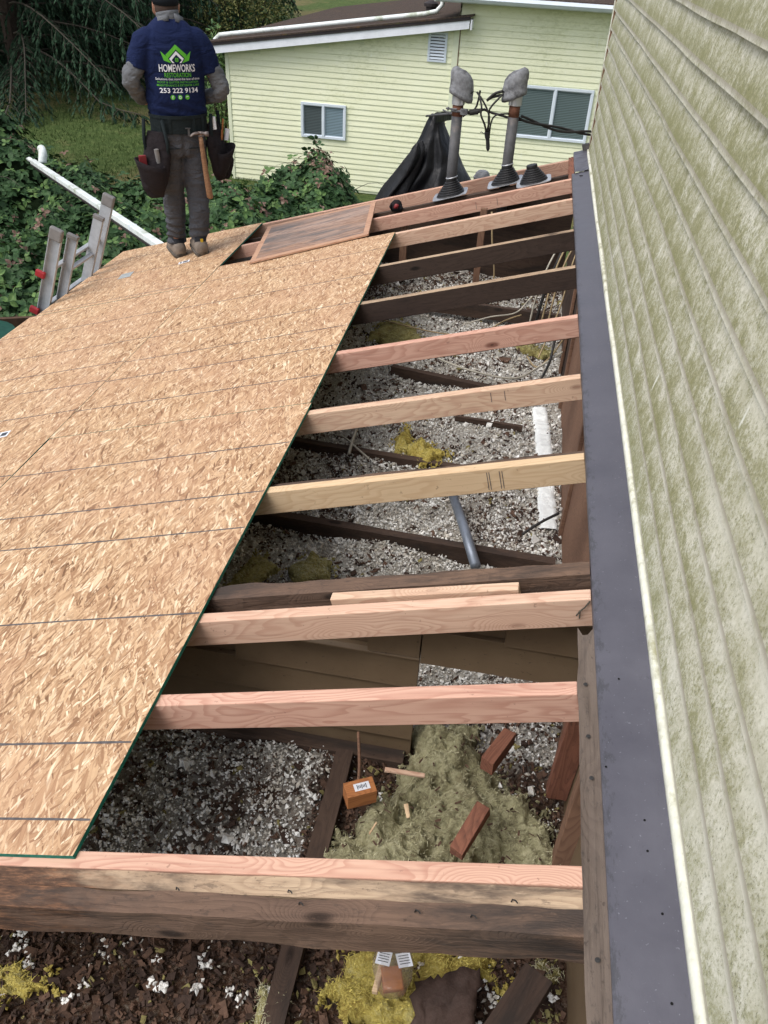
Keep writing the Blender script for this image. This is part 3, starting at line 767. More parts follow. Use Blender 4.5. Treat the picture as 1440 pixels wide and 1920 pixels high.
b = MB(); ins = [cen + (p - cen) * Vector((.90, .85, 1)) if False else cen + Vector(((p - cen).x * .91, (p - cen).y * .88, 0)) for p in lo]
ply_slab(b, ins, .0006, z=.0008)
b.build('weathered_face', M['ply'], plyo, pmw)

# ------------------------------------------------------------------ attic contents
rg = random.Random(11)
def octa(mb, c, r, flat=.6, mi=0):
    a = Euler((rg.uniform(0, 6.28), rg.uniform(0, 6.28), rg.uniform(0, 6.28))).to_matrix()
    vs = [Vector(c) + a @ Vector((x * r * rg.uniform(.6, 1.3), y * r * rg.uniform(.5, 1.2), z * r * flat * rg.uniform(.5, 1.2))) for x, y, z in ((1, 0, 0), (-1, 0, 0), (0, 1, 0), (0, -1, 0), (0, 0, 1), (0, 0, -1))]
    mb.add(vs, [(0, 2, 4), (2, 1, 4), (1, 3, 4), (3, 0, 4), (2, 0, 5), (1, 2, 5), (3, 1, 5), (0, 3, 5)], mi)
def chip(mb, c, l, w_, mi=0, tilt=.5):
    a = Euler((rg.gauss(0, tilt), rg.gauss(0, tilt), rg.uniform(0, 6.28))).to_matrix(); t = .0025
    p = [(-l, -w_ * rg.uniform(.3, 1)), (l * rg.uniform(.5, 1), -w_), (l, w_ * rg.uniform(.2, 1)), (-l * rg.uniform(.3, 1), w_)]
    vs = [Vector(c) + a @ Vector((x, y, z)) for z in (t, -t) for x, y in p]
    mb.add(vs, [(0, 1, 2, 3), (7, 6, 5, 4), (0, 4, 5, 1), (1, 5, 6, 2), (2, 6, 7, 3), (3, 7, 4, 0)], mi)
def whiteness(x, y):
    n = fbm((x, y, 4), 3.2, 4) + .6 * fbm((x, y, 8), 9, 3)
    if y > 1.66:
        return .84 + .42 * n - (.5 if x < -1.05 else 0) - max(0, y - 4.9) * .45 - .35 * max(0, -.55 - x)
    if y > 1.0: return (.72 if x < -.36 else .15) + .30 * n
    return .06 + .34 * n
fl = MB(); ba = MB(); n_f = 0
for i in range(190000):
    x = rg.uniform(-1.5, .375); y = rg.uniform(.3, 6.1)
    if y > 3.4 and rg.random() < .35: continue
    if abs(y - 1.62) < .03 and x < -.1: continue
    wv = whiteness(x, y); z = fz(x, y)
    if rg.random() < wv:
        r = .0044 * math.exp(rg.gauss(0, .42)); big = rg.random() < .015
        if big: r *= 2.4
        octa(fl, (x, y, z + rg.uniform(0, .012) + r * .3), r, mi=(1 if rg.random() < .30 else 0))
    elif rg.random() < .5:
        l = .0052 * math.exp(rg.gauss(0, .6))
        chip(ba, (x, y, z + rg.uniform(.004, .014)), l, l * rg.uniform(.3, .8), mi=rg.choice((0, 0, 1, 1, 2)) if rg.random() < .25 else rg.choice((0, 1)))
for i in range(340):     # bigger white lumps in the near bay
    x = rg.uniform(-1.1, .35); y = rg.uniform(.45, 1.05) if i < 240 else rg.uniform(1.05, 1.5); 
    if fbm((x, y, 3), 5, 3) < .05: continue
    c = Vector((x, y, fz(x, y) + .012))
    for k in range(7): octa(fl, c + Vector((rg.gauss(0, .008), rg.gauss(0, .008), rg.gauss(0, .004))), rg.uniform(.005, .011), 1)
for i in range(700):
    x = rg.uniform(-1.3, .37); y = rg.uniform(.3, 1.1) if i < 380 else rg.uniform(1.7, 4.6)
    l = rg.uniform(.005, .014) if y < 1.1 else rg.uniform(.006, .016)
    chip(ba, (x, y, fz(x, y) + .016), l, l * rg.uniform(.3, .8), mi=rg.choice((0, 0, 1)), tilt=.3)
tag(fl.build('white_insulation', [M['fluff'], M['fluffb']], fix=False), 'loose white and grey blown insulation granules covering the attic floor', 'insulation', kind='stuff')
tag(ba.build('bark_litter', [M['bark'], M['barkd'], M['ychip']], fix=False), 'brown bark and wood crumbs scattered through the white insulation', 'debris', kind='stuff')

# powdery bright strip
b = MB(); n = 90; rows = []
for i in range(n + 1):
    t = i / n; y = 4.10 + (2.93 - 4.10) * t; xc = .262 + (.322 - .262) * t; r = []
    for k, s_ in enumerate((-1, -.8, -.4, 0, .4, .8, 1)):
        e = .006 * fbm((y * 9, s_, 1), 3, 4)
        r.append(Vector((xc + s_ * .043 + e, y, fz(xc, y) + (.004 if abs(s_) == 1 else .022 + .006 * fbm((y * 20, s_ * 3, 0), 1, 4)))))
    rows.append(r)
b.ring(rows, False, False)
M['powder'] = plain('bright_white_powder', (.80, .82, .80), .95, var=.12, scale=60, bump=.7, bd=.004)
tag(b.build('foam_strip', M['powder'], smooth=True), 'bright white strip of clean foam along the brown knee wall', 'foam strip')

# wool
def in_poly(x, y, P):
    c = False; j = len(P) - 1
    for i in range(len(P)):
        if (P[i][1] > y) != (P[j][1] > y) and x < (P[j][0] - P[i][0]) * (y - P[i][1]) / (P[j][1] - P[i][1]) + P[i][0]: c = not c
        j = i
    return c
def pdist(x, y, P):
    m = 9
    for i in range(len(P)):
        a = Vector(P[i]); d = Vector(P[(i + 1) % len(P)]) - a; q = Vector((x, y)) - a
        t = max(0, min(1, q.dot(d) / d.length_squared)); m = min(m, (q - d * t).length)
    return m
def wool_batt(P, H, mat, hmat, label, z0=-2.12, res=.008, nz=.03, edge=.07, hairs=1200, group=None, bump_s=9, hl=.03):
    x0, x1 = min(p[0] for p in P) - .03, max(p[0] for p in P) + .03; y0, y1 = min(p[1] for p in P) - .03, max(p[1] for p in P) + .03
    nx_, ny_ = int((x1 - x0) / res), int((y1 - y0) / res); sd_ = rg.uniform(0, 50); b = MB(); idx = {}
    def hgt(x, y):
        xx = x + .05 * fbm((x, y, sd_), 11, 5); yy = y + .05 * fbm((x, y, sd_ + 9), 11, 5)
        if not in_poly(xx, yy, P): return None
        d = min(1, pdist(xx, yy, P) / edge)
        return z0 + H * math.sin(d * math.pi / 2) ** .6 * (.75 + .5 * fbm((x, y, sd_ + 3), 5, 2)) + nz * d * (.8 * fbm((x, y, sd_), bump_s, 4) - 1.3 * max(0, .22 - abs(fbm((x + .03 * fbm((x, y, 1), 12, 2), y, sd_), bump_s * 1.5, 3)))) + .010 * d * fbm((x, y, sd_), 60, 4)
    for j in range(ny_ + 1):
        for i in range(nx_ + 1):
            x, y = x0 + i * res, y0 + j * res; h = hgt(x, y)
            if h is not None: idx[i, j] = len(b.v); b.v.append(Vector((x, y, h)))
    top = [k for k in idx]
    for (i, j) in top:
        if (i + 1, j) in idx and (i, j + 1) in idx and (i + 1, j + 1) in idx:
            b.f.append((idx[i, j], idx[i + 1, j], idx[i + 1, j + 1], idx[i, j + 1])); b.mi.append(0)
    # skirt
    ed = {}
    for f in b.f:
        for a, c in zip(f, f[1:] + f[:1]): ed[(a, c)] = 1
    base = {}
    for (a, c) in list(ed):
        if (c, a) not in ed:
            for v_ in (a, c):
                if v_ not in base: base[v_] = len(b.v); p = b.v[v_]; b.v.append(Vector((p.x, p.y, z0 - .02)))
            b.f.append((c, a, base[a], base[c])); b.mi.append(0)
    o = b.build('wool_batt', mat, smooth=True, fix=False); o.name = 'insulation_batt'; WM[o.name] = Matrix.Identity(4)
    tag(o, label, 'insulation', group)
    h = MB(); pts = [b.v[idx[k]] for k in top]
    tf = MB(); per = sum((Vector(P[i]) - Vector(P[i - 1])).length for i in range(len(P)))
    for i in range(int(per * 46)):
        k_ = rg.randrange(len(P)); a_ = Vector(P[k_ - 1]).lerp(Vector(P[k_]), rg.random()); p = Vector((a_.x + rg.gauss(0, .018), a_.y + rg.gauss(0, .018)))
        if p.x > .37: continue
        rr = rg.uniform(.004, .013)
        for q in range(4): octa(tf, (p.x + rg.gauss(0, rr), p.y + rg.gauss(0, rr), z0 + .012 + rg.uniform(0, .015)), rr * rg.uniform(.5, 1.1), .5)
    tag(tf.build('tufts', mat, o, fix=False), kind='stuff')
    for i in range(hairs):
        p = rg.choice(pts).copy(); a = rg.uniform(0, 6.28); L = hl * rg.uniform(.3, 1.0) * .6
        d = Vector((math.cos(a), math.sin(a), rg.uniform(-.15, .22))); w2 = Vector((-math.sin(a), math.cos(a), .2)) * rg.uniform(.0003, .0007)
        q = p + d * L * .5 + Vector((0, 0, .004)); e_ = p + d * L + Vector((rg.gauss(0, .006), rg.gauss(0, .006), rg.uniform(-.012, .006)))
        h.add([p - w2, p + w2, q + w2, q - w2, e_], [(0, 1, 2, 3), (3, 2, 4)])
    tag(h.build('fibres', hmat, o, fix=False), kind='stuff')
    return o
wool_batt([(-.275, 1.14), (-.27, 1.27), (-.20, 1.33), (-.13, 1.46), (-.085, 1.56), (-.09, 1.72), (.11, 1.72), (.15, 1.60), (.22, 1.53), (.33, 1.46), (.372, 1.38), (.385, 1.16), (.2, 1.10), (0, 1.08)],
          .10, M['woolg'], M['hairs'], 'big heap of matted grey-green glass wool below the pink rafter by the ledger', hairs=3000, nz=.125, res=.006, bump_s=6.5)
wool_batt([(-.20, .83), (-.19, .92), (-.16, .99), (.02, 1.02), (.2, 1.03), (.235, .97), (.17, .945), (.12, .90), (.075, .86), (.05, .835), (-.01, .815), (-.10, .80)],
          .06, M['wooly'], M['hairsy'], 'bright yellow glass wool piece at the bottom holding the bagged wood', hairs=1800, nz=.06, bump_s=11)
wool_batt([(-.45, 3.62), (-.41, 3.62), (-.38, 3.50), (-.28, 3.48), (-.185, 3.42), (-.2, 3.32), (-.28, 3.26), (-.31, 3.34), (-.43, 3.36), (-.47, 3.44)],
          .06, M['wooly'], M['hairsy'], 'torn yellow tuft of glass wool lying between two rafters mid attic', hairs=600, edge=.05, nz=.06, bump_s=14)
wool_batt([(-.80, 4.95), (-.62, 5.0), (-.52, 4.86), (-.50, 4.72), (-.62, 4.62), (-.84, 4.66)], .05, M['woolo'], M['hairs'], 'dull yellow wool clump under the far pale-topped old rafter', hairs=500)
wool_batt([(-.74, 2.40), (-.66, 2.50), (-.56, 2.47), (-.54, 2.38), (-.62, 2.33), (-.70, 2.33)], .045, M['woolo'], M['hairs'], 'greenish yellow wool clump just behind the rough old rafter', hairs=500, edge=.04)
wool_batt([(-.96, 2.30), (-.86, 2.44), (-.79, 2.40), (-.80, 2.20), (-.90, 2.12)], .05, M['woolo'], M['hairs'], 'shaded yellow wool clump beside the green chipboard edge, behind the rough old rafter', hairs=400, edge=.05)
wool_batt([(-1.05, .72), (-1.0, .775), (-.90, .775), (-.84, .755), (-.88, .735), (-.96, .70)], .035, M['wooly'], M['hairsy'], 'ragged yellow wool scrap at the lower left edge of the photo', hairs=400, edge=.03)
wool_batt([(-.37, .74), (-.355, .86), (-.325, .88), (-.295, .85), (-.28, .74), (-.31, .70)], .04, M['woolo'], M['hairs'], 'pale yellow wool tuft beside the lengthwise ceiling joist, bottom of the photo', hairs=400, edge=.04)
wool_batt([(.30, 1.06), (.35, 1.05), (.355, .94), (.37, .89), (.33, .86), (.295, .90), (.315, .95)], .035, M['woolo'], M['hairs'], 'stringy greenish wool scrap right of the leaning dark plank', hairs=400, edge=.03)
wool_batt([(.02, 4.92), (.05, 5.0), (.25, 4.86), (.33, 4.80), (.22, 4.74)], .03, M['woolo'], M['hairs'], 'thin dull wool strip near the loose cables in the far bay', hairs=250, edge=.04)

b = MB()
for i in range(110):
    x = rg.uniform(-.24, .36); y = rg.uniform(1.14, 1.68)
    if not in_poly(x, y, [(-.24, 1.16), (-.2, 1.32), (-.08, 1.5), (-.06, 1.7), (.11, 1.7), (.3, 1.45), (.36, 1.2)]): continue
    chip(b, (x, y, -2.015 + rg.uniform(0, .035)), rg.uniform(.002, .012), rg.uniform(.0008, .0025), mi=0, tilt=.5)
tag(b.build('splinters', [M['bark'], M['barkd']], fix=False), 'fine brown splinters and crumbs strewn over the big wool heap', 'debris', kind='stuff')
# ceiling joists
def joist(p0, p1, label, w_=.036, h=.09, mat='old', rough=.0018):
    o = board('joist', p0, p1, w_, h, M[mat], rough=rough); return tag(o, label, 'ceiling joist', 'dark ceiling joists half buried in insulation')
joist((-1.6, 2.73, -2.075), (.345, 2.66, -2.085), 'dark joist crossed by the grey conduit', w_=.042)
joist((-1.6, 3.36, -2.08), (.30, 3.29, -2.10), 'dark joist beside the torn yellow wool tuft')
joist((-.62, 4.30, -2.09), (.03, 4.19, -2.10), 'short dark joist piece showing beyond the cream-topped rafter', w_=.04)
joist((-.19, 3.79, -2.09), (.17, 3.775, -2.095), 'thin dark lath lying near the white foam strip', w_=.022, h=.03)
joist((-.305, 1.56, -2.085), (-.305, .15, -2.085), 'lengthwise dark joist left of the big wool heap', w_=.055)
joist((-.70, 5.26, -2.02), (.36, 5.2, -2.02), 'far dark joist in the cavity below the loose cables')
tag(board('stud', (.352, 1.52, -2.09), (.352, 1.475, -1.47), .06, .04, M['oldred'], up=(0, -1, 0), rough=.002), 'short dark upright stud in the gap right of the wool heap', 'stud')
tag(board('stud', (.365, 1.30, -2.09), (.365, 1.27, -1.47), .05, .04, M['stud'], up=(0, -1, 0)), 'brown upright stud against the near knee wall', 'stud')
tag(board('stud', (-.245, 5.60, -2.10), (-.245, 5.60, -1.50), .045, .04, M['stud'], up=(0, -1, 0)), 'single upright stud standing in the dark far bay', 'stud')
tag(board('stud', (-.80, 5.75, -2.10), (-.80, 5.75, -1.62), .05, .04, M['stud'], up=(0, -1, 0)), 'upright stud just beyond the far chipboard corner', 'stud')
b = MB(); b.tube([(-.118, 2.985, -2.06), (-.05, 2.74, -2.035), (.022, 2.49, -2.035)], .021, 14)
tag(b.build('conduit', M['emt'], smooth=True), 'grey metal conduit lying across the dark joist in white insulation', 'conduit')

# offcuts and bits on the heap
def block(name, c, size, rz, mat, label, cat='wood block', tilt=0.0, rough=0.0):
    mw = Matrix.Translation(c) @ Matrix.Rotation(rz, 4, 'Z') @ Matrix.Rotation(tilt, 4, 'Y')
    b = MB(); b.box((0, 0, 0), size, jit=rough); return tag(b.build(name, M[mat], None, mw, bevel=.0015), label, cat)
ob = block('wood_block', (-.215, 1.335, -1.965), (.085, .05, .055), R(28), 'orange', 'orange cedar block with a white printed label on the wool heap')
mw = WM[ob.name]; b = MB(); b.box((.005, 0, .0282), (.045, .024, .0006)); st_ = b.build('sticker', M['paper'], ob, mw)
b = MB()
for i in range(7): b.box((-.008 + i * .0042, 0, .0287), (.0022, .015 * (.6 + .4 * (i % 3 == 0)), .0004))
b.build('print', M['inkblk'], st_, mw)
block('wood_block', (.158, 1.545, -1.945), (.145, .042, .05), R(66), 'oldred', 'dark red split block at the back of the wool heap', rough=.003, tilt=.06)
block('wood_block', (.100, 1.262, -1.935), (.155, .040, .035), R(68), 'oldred', 'reddish split block lying in the middle of the wool heap', rough=.004, tilt=-.08)
block('stick', (-.10, 1.405, -1.935), (.115, .011, .010), R(2), 'pinkpale', 'thin pale pink stick on top of the wool heap', 'stick', rough=.001)
block('stick', (-.075, 1.29, -1.94), (.05, .010, .006), R(105), 'tan', 'small pale splinter standing in the wool heap', 'stick', rough=.002, tilt=.3)
block('stick', (-.16, 1.245, -1.98), (.04, .005, .005), R(70), 'tan', 'tiny tan splinter at the left of the wool heap', 'stick', rough=.001)
block('plank_offcut', (.232, .845, -2.0), (.26, .075, .030), R(60), 'old', 'dark brown plank end leaning at the bottom right', 'plank', rough=.002, tilt=-.05)
b = MB(); rows = []
for i in range(15):
    r = []
    for j in range(9):
        u, v_ = i / 14, j / 8
        x = .01 + .15 * u + .02 * fbm((u, v_, 0), 3, 2); y = .76 + .15 * v_ + .05 * u + .03 * fbm((u * 2, v_, 5), 3, 2) * (j in (0, 8))
        r.append(Vector((x, y, -2.055 + .02 * fbm((u, v_, 2), 3, 3) + .03 * u)))
    rows.append(r)
b.ring(rows, False, False); o = b.build('tar_paper', M['felt'], smooth=True); m = o.modifiers.new('s', 'SOLIDIFY'); m.thickness = .003
tag(o, 'torn scrap of dark tar paper beside the bright yellow wool', 'tar paper')
# bagged wood
pk = thing('bagged_wood', (-.045, .893, -2.0), 'clear plastic bag holding wood scraps with two white paper tags, on yellow wool', 'bag', rz=R(8))
mwk = WM[pk.name] @ Matrix.Diagonal((1.15, 1.0, 1.1, 1))
b = MB(); b.box((0, -.018, .012), (.040, .050, .02), Matrix.Rotation(.15, 3, 'Z'), jit=.002); b.build('wood_piece', M['orange'], pk, mwk, bevel=.002)
b = MB(); b.box((-.025, 0, .010), (.012, .10, .016), Matrix.Rotation(-.2, 3, 'Z'), jit=.001); b.build('wood_piece', M['tan'], pk, mwk, bevel=.002)
for x, y, a in ((-.020, .018, -.2), (.022, .016, .25)):
    b = MB(); b.box((x, y, .034), (.030, .032, .0006), Matrix.Rotation(a, 3, 'Z')); pt = b.build('tag', M['paper'], pk, mwk)
    b = MB()
    for i in range(4): b.box(Vector((x, y, .0346)) + Matrix.Rotation(a, 3, 'Z') @ Vector((0, .010 - i * .006, 0)), (.022, .0018, .0003), Matrix.Rotation(a, 3, 'Z'))
    b.build('print', M['inkblk'], pt, mwk)
b = MB(); rings = []
for i in range(13):
    t = i / 12; y = -.055 + .12 * t; hw = .042 * math.sin(min(1, .35 + t * 1.2, (1.25 - t) * 1.6) * math.pi / 2)
    rings.append([Vector((hw * math.cos(a) + .003 * fbm((a, t, 0), 5, 2), y, .020 + .020 * math.sin(a) + .004 * fbm((a, t, 4), 4, 2))) for a in [2 * math.pi * k / 20 for k in range(20)]])
b.ring(rings); b.build('film', M['plastic'], pk, mwk, smooth=True)

# loose cables
def cab(name, pts, r, mat, label, group='loose cables in the attic', cat='cable'):
    b = MB(); b.tube(pts, r, 6, sub=6); return tag(b.build(name, M[mat], smooth=True, fix=False), label, cat, group)
cab('cable', [(.372, 5.15, -1.45), (.29, 5.10, -1.50), (.22, 5.0, -1.62), (.17, 4.95, -1.82), (.15, 4.9, -2.06)], .006, 'cablew', 'pale cable bending down leftmost of the far bundle')
cab('cable', [(.372, 5.10, -1.47), (.31, 5.05, -1.52), (.26, 4.98, -1.66), (.235, 4.92, -1.86), (.22, 4.9, -2.06)], .006, 'cabler', 'tan cable in the middle of the far bundle')
cab('cable', [(.372, 5.06, -1.50), (.33, 5.02, -1.56), (.29, 4.96, -1.70), (.27, 4.9, -1.90), (.26, 4.85, -2.06)], .006, 'cabler', 'tan cable beside the black one in the far bundle')
cab('cable', [(.372, 5.12, -1.44), (.30, 5.08, -1.53), (.255, 5.02, -1.66), (.21, 4.97, -1.85), (.19, 4.95, -2.06)], .010, 'cable', 'thick black cable in the far bundle')
cab('cable', [(.372, 4.95, -1.48), (.345, 4.88, -1.60), (.32, 4.80, -1.80), (.27, 4.72, -1.98), (.23, 4.6, -2.07)], .005, 'cabler', 'tan cable nearest the wall, hooking under the old rafter')
cab('cable', [(-.24, 5.0, -2.07), (-.1, 4.98, -2.0), (.06, 5.05, -1.98), (.14, 5.12, -1.90), (.22, 5.15, -1.80)], .005, 'cablew', 'pale cable sagging across the far bay')
cab('cable', [(-.19, 5.55, -1.5), (-.16, 5.53, -1.7), (-.12, 5.5, -1.9), (-.12, 5.5, -2.08)], .006, 'cabler', 'short tan cable dropping beside the upright stud')
cab('cable', [(-.50, 4.33, -2.06), (-.42, 4.42, -2.05), (-.30, 4.36, -2.06), (-.12, 4.26, -2.05), (.10, 4.24, -2.05), (.24, 4.40, -2.03), (.36, 4.52, -1.98)], .006, 'cablew', 'long pale cable curving over the insulation to the knee wall')
cab('cable', [(.16, 4.58, -2.06), (.22, 4.42, -2.05), (.30, 4.50, -2.0), (.365, 4.62, -1.92)], .005, 'cabler', 'short tan cable near the knee wall')
cab('cable', [(.25, 4.28, -2.06), (.29, 4.42, -2.0), (.31, 4.55, -1.9), (.37, 4.6, -1.8)], .007, 'cable', 'black cable bent against the knee wall')
cab('cable', [(-.66, 3.62, -2.06), (-.655, 3.52, -2.03), (-.66, 3.38, -2.05), (-.655, 3.24, -2.07)], .008, 'cablew', 'pale cable stub beside the torn wool tuft')
cab('cable', [(-.76, 3.40, -2.07), (-.70, 3.36, -2.055), (-.62, 3.28, -2.06), (-.55, 3.22, -2.07)], .005, 'cablew', 'thin pale cable left of the torn wool tuft')
cab('cable', [(-.85, 4.9, -2.06), (-.4, 4.75, -2.05), (-.15, 4.85, -2.06), (0, 5.05, -2.04), (.1, 5.15, -2.03)], .005, 'cabler', 'thin tan cable winding through the far insulation')
cab('branch', [(.20, 2.78, -2.06), (.27, 2.84, -2.03), (.345, 2.90, -2.01)], .006, 'cable', 'small dark twig against the knee wall near the conduit', None, 'twig')
cab('branch', [(-.235, 1.40, -2.06), (-.24, 1.46, -2.03), (-.265, 1.56, -1.99)], .005, 'stud', 'thin dark stick leaning behind the orange block', None, 'twig')

# ------------------------------------------------------------------ service masts
def sv(px, py, dy=0.0):     # service drop hangs in one vertical plane beside the masts
    return Vector((-.508 + .0037 * (px - 862) + .00036 * (py - 205), 6.05 + dy, -.982 - .00327 * (py - 205) + .00022 * (px - 862)))
def mast(x, y, z0, z1, headdir, label, cl=False):
    t = thing('service_mast', (x, y, z0), label, 'service mast', 'pair of electrical service masts')
    b = MB(); b.tube([(x, y, z0 - .25), (x, y, z1 - .10)], .037, 20); b.build('pipe', M['steel'], t, smooth=True)
    b = MB(); b.tube([(x, y, z1 - .10), (x, y, z1 - .02)], .0372, 20); b.build('rusty_band', M['rust'], t, smooth=True)
    b = MB(); b.tube([(x, y, z1 - .03), (x, y, z1 + .03)], .044, 20); b.box((x + .03 * headdir, y - .042, z1), (.014, .012, .05)); b.build('collar', M['collar'], t, bevel=.002)
    b = MB(); h = headdir; secs = []
    for s_, zz, ox, a, bb in ((0, .012, .010, .066, .054), (0, .014, .012, .080, .064), (0, .040, .014, .084, .068), (0, .044, .014, .080, .064), (0, .090, .016, .081, .064), (0, .128, .010, .078, .061), (0, .160, .0, .067, .052), (0, .183, -.010, .047, .038), (0, .193, -.016, .018, .015)):
        tilt = .35 * h * (zz - .02) if False else 0
        secs.append(((x + ox * h, y, z1 + zz), (a, 0, -.030 * h * (1 if zz < .1 else .3)), (0, bb, 0)))
    b.loft(secs, 26); b.build('weatherhead', M['cast'], t, smooth=True)
    b = MB(); b.loft([((x + .078 * h, y, z1 + .052), (.020, 0, .012 * h), (0, .040, 0)), ((x + .072 * h, y, z1 + .030), (.020, 0, .012 * h), (0, .036, 0))], 14); b.build('cable_entry', M['rubber'], t)
    return t
m1 = mast(-.523, 6.06, -1.47, -.925, 1, 'left service mast with the cable clamp, its hood facing right')
m2 = mast(-.140, 6.08, -1.40, -.905, -1, 'right service mast by the neighbour window, its hood facing left')
b = MB(); zc = -.990
b.tube([(-.523 + .042 * math.cos(a), 6.06 + .042 * math.sin(a), zc) for a in [k * .524 for k in range(13)]], .008, 6)
b.tube([(-.523, 6.015, zc + .012), (-.60, 6.01, zc + .014)], .006, 8); b.box((-.585, 6.015, zc + .012), (.012, .022, .022)); b.box((-.475, 6.02, zc), (.05, .03, .035))
b.tube([(-.56, 6.01, zc - .018), (-.62, 6.0, zc + .005)], .006, 8)
b.build('clamp', M['cast'], m1, bevel=.002)
def boot(c, s, label, tiltn=None, ring=True, lean=(0, 0)):
    tn = Vector(tiltn or (-SA, 0, CA)); mw = frame(c, (CA, 0, SA), tn); t = thing('pipe_boot', c, label, 'pipe boot', 'black ribbed rubber roof boots')
    b = MB(); n = 24; rings = []
    prof = [(.105, .004), (.100, .012)]
    r = .098; z = .012
    for i in range(7):
        prof += [(r, z), (r, z + .010), (r - .008, z + .012)]; r -= .0095; z += .0135
    prof += [(.041, z), (.0385, z + .012)]
    for rr, zz in prof:
        rings.append([mw @ Vector((rr * s * math.cos(2 * math.pi * j / n) + lean[0] * zz, rr * s * math.sin(2 * math.pi * j / n) + lean[1] * zz, zz * s)) for j in range(n)])
    b.ring(rings, True, True); b.build('cone', M['rubber'], t, smooth=False)
    b = MB(); rg_ = []
    P = []
    for k in range(24):
        a = 2 * math.pi * k / 24; e = 2 / 6; P.append(Vector((.128 * s * math.copysign(abs(math.cos(a)) ** e, math.cos(a)), .118 * s * math.copysign(abs(math.sin(a)) ** e, math.sin(a)), 0)))
    b.ring([[mw @ (p + Vector((0, 0, zz + .006 * fbm((p.x * 7, p.y * 7, s), 1.5, 2)))) for p in P] for zz in (0, .004)]); b.build('base_plate', M['collar'], t)
    if ring:
        b = MB(); q = [mw @ Vector((.040 * s * math.cos(a) + lean[0] * (z + .01), .040 * s * math.sin(a) + lean[1] * (z + .01), (z + .012) * s)) for a in [k * .4 for k in range(17)]]
        b.tube(q, .005, 6); b.build('clamp_ring', M['collar'], t, smooth=True)
    return t
boot(Vector((-.520, 6.06, -1.545)), .98, 'ribbed rubber boot around the left service mast', lean=(.27, 0))
boot(Vector((-.138, 6.08, -1.430)), .98, 'ribbed rubber boot around the right service mast', lean=(.27, 0))
boot(RP(.060, 5.87, .004), .92, 'loose ribbed rubber boot standing free on the pink rafter', ring=False)
# drop cables
def blk_cable(pts, r, label, name='service_cable', mat='cable', dyl=None):
    b = MB(); b.tube(pts, r, 8, sub=6); return tag(b.build(name, M[mat], smooth=True, fix=False), label, 'cable', 'service cables between the masts')
P_ = sv
blk_cable([P_(893, 172), P_(904, 186, -.02), P_(914, 206, -.03), P_(917, 224, -.03), P_(912, 246, -.02)], .0065, 'cable leaving the left hood and curving outward to the hanging splice')
blk_cable([P_(897, 176), P_(903, 196, -.05), P_(902, 212, -.05), P_(909, 232, -.04), P_(911, 248, -.02)], .0065, 'cable from the left hood bulging left above the hanging splice')
blk_cable([P_(899, 170, .02), P_(896, 186, .02), P_(892, 200, .02), P_(888, 206, .01)], .0065, 'short cable from the left hood to the clamp insulator')
blk_cable([P_(942, 174), P_(932, 184, -.02), P_(920, 198, -.03), P_(916, 210, -.02), P_(915, 246, -.02)], .0065, 'cable from the right hood dropping straight to the splice')
blk_cable([P_(940, 170), P_(925, 176, .02), P_(912, 188, .02), P_(920, 183, .03), P_(938, 178, .02)], .009, 'thick black loop below the right hood')
blk_cable([P_(946, 178), P_(955, 186, .01), P_(957, 196, .02), P_(955, 206, .03)], .0065, 'short cable curling down behind the right hood')
blk_cable([P_(917, 250), P_(920, 228, -.02), P_(928, 214, -.03), P_(945, 211, -.02), P_(960, 216, .05), P_(975, 224, .05)], .0055, 'cable arching from the splice to the right mast')
blk_cable([P_(905, 205, .03), P_(918, 211, .03), P_(938, 217, .04), P_(960, 224, .05), P_(975, 226, .06)], .008, 'upper line of the drop running from the clamp to the right mast')
E1 = Vector((.43, 6.42, -1.125)); E0 = P_(974, 222, .06)
hl_ = [[], []]
for i in range(40):
    t = i / 39; c = E0.lerp(E1, t) + Vector((0, 0, -.02 * math.sin(math.pi * t))); a = t * 6.5
    for k in (0, 1):
        s_ = math.cos(a + k * math.pi); hl_[k].append(c + Vector((0, math.sin(a + k * math.pi) * .010, s_ * .011)))
b = MB(); b.tube(hl_[0], .0085, 8); b.tube(hl_[1], .0085, 8)
tag(b.build('service_cable', M['cable'], smooth=True), 'thick twisted cable running from the right mast to the house corner', 'cable', 'service cables between the masts')
blk_cable([P_(868, 216, -.04), P_(880, 208, -.02), P_(890, 206, 0), P_(905, 206, .02)], .009, 'cable stub from the clamp on the left mast')
b = MB(); b.tube([P_(880, 210, -.01), P_(896, 208, -.005)], .019, 12); b.tube([P_(877, 211, -.01), P_(880, 210, -.01)], .013, 12); b.tube([P_(896, 208, -.005), P_(901, 207, 0)], .012, 12)
tag(b.build('insulator', M['cable'], smooth=False), 'black insulator block just right of the clamp on the left mast', 'insulator')
b = MB(); b.tube([P_(913, 246, -.02), P_(914, 258, -.02)], [.020, .017], 12); b.tube([P_(914, 258, -.02), P_(915, 278, -.02)], .0135, 12); b.tube([P_(915, 278, -.02), P_(915, 283, -.02)], [.0135, .005], 12)
b.tube([P_(908, 250, -.02), P_(903, 246, -.02), P_(900, 247, -.02)], .003, 6)
tag(b.build('cable_splice', M['rubber'], smooth=False, bevel=.001), 'taped black splice capsule hanging from the bunched cables', 'cable splice')

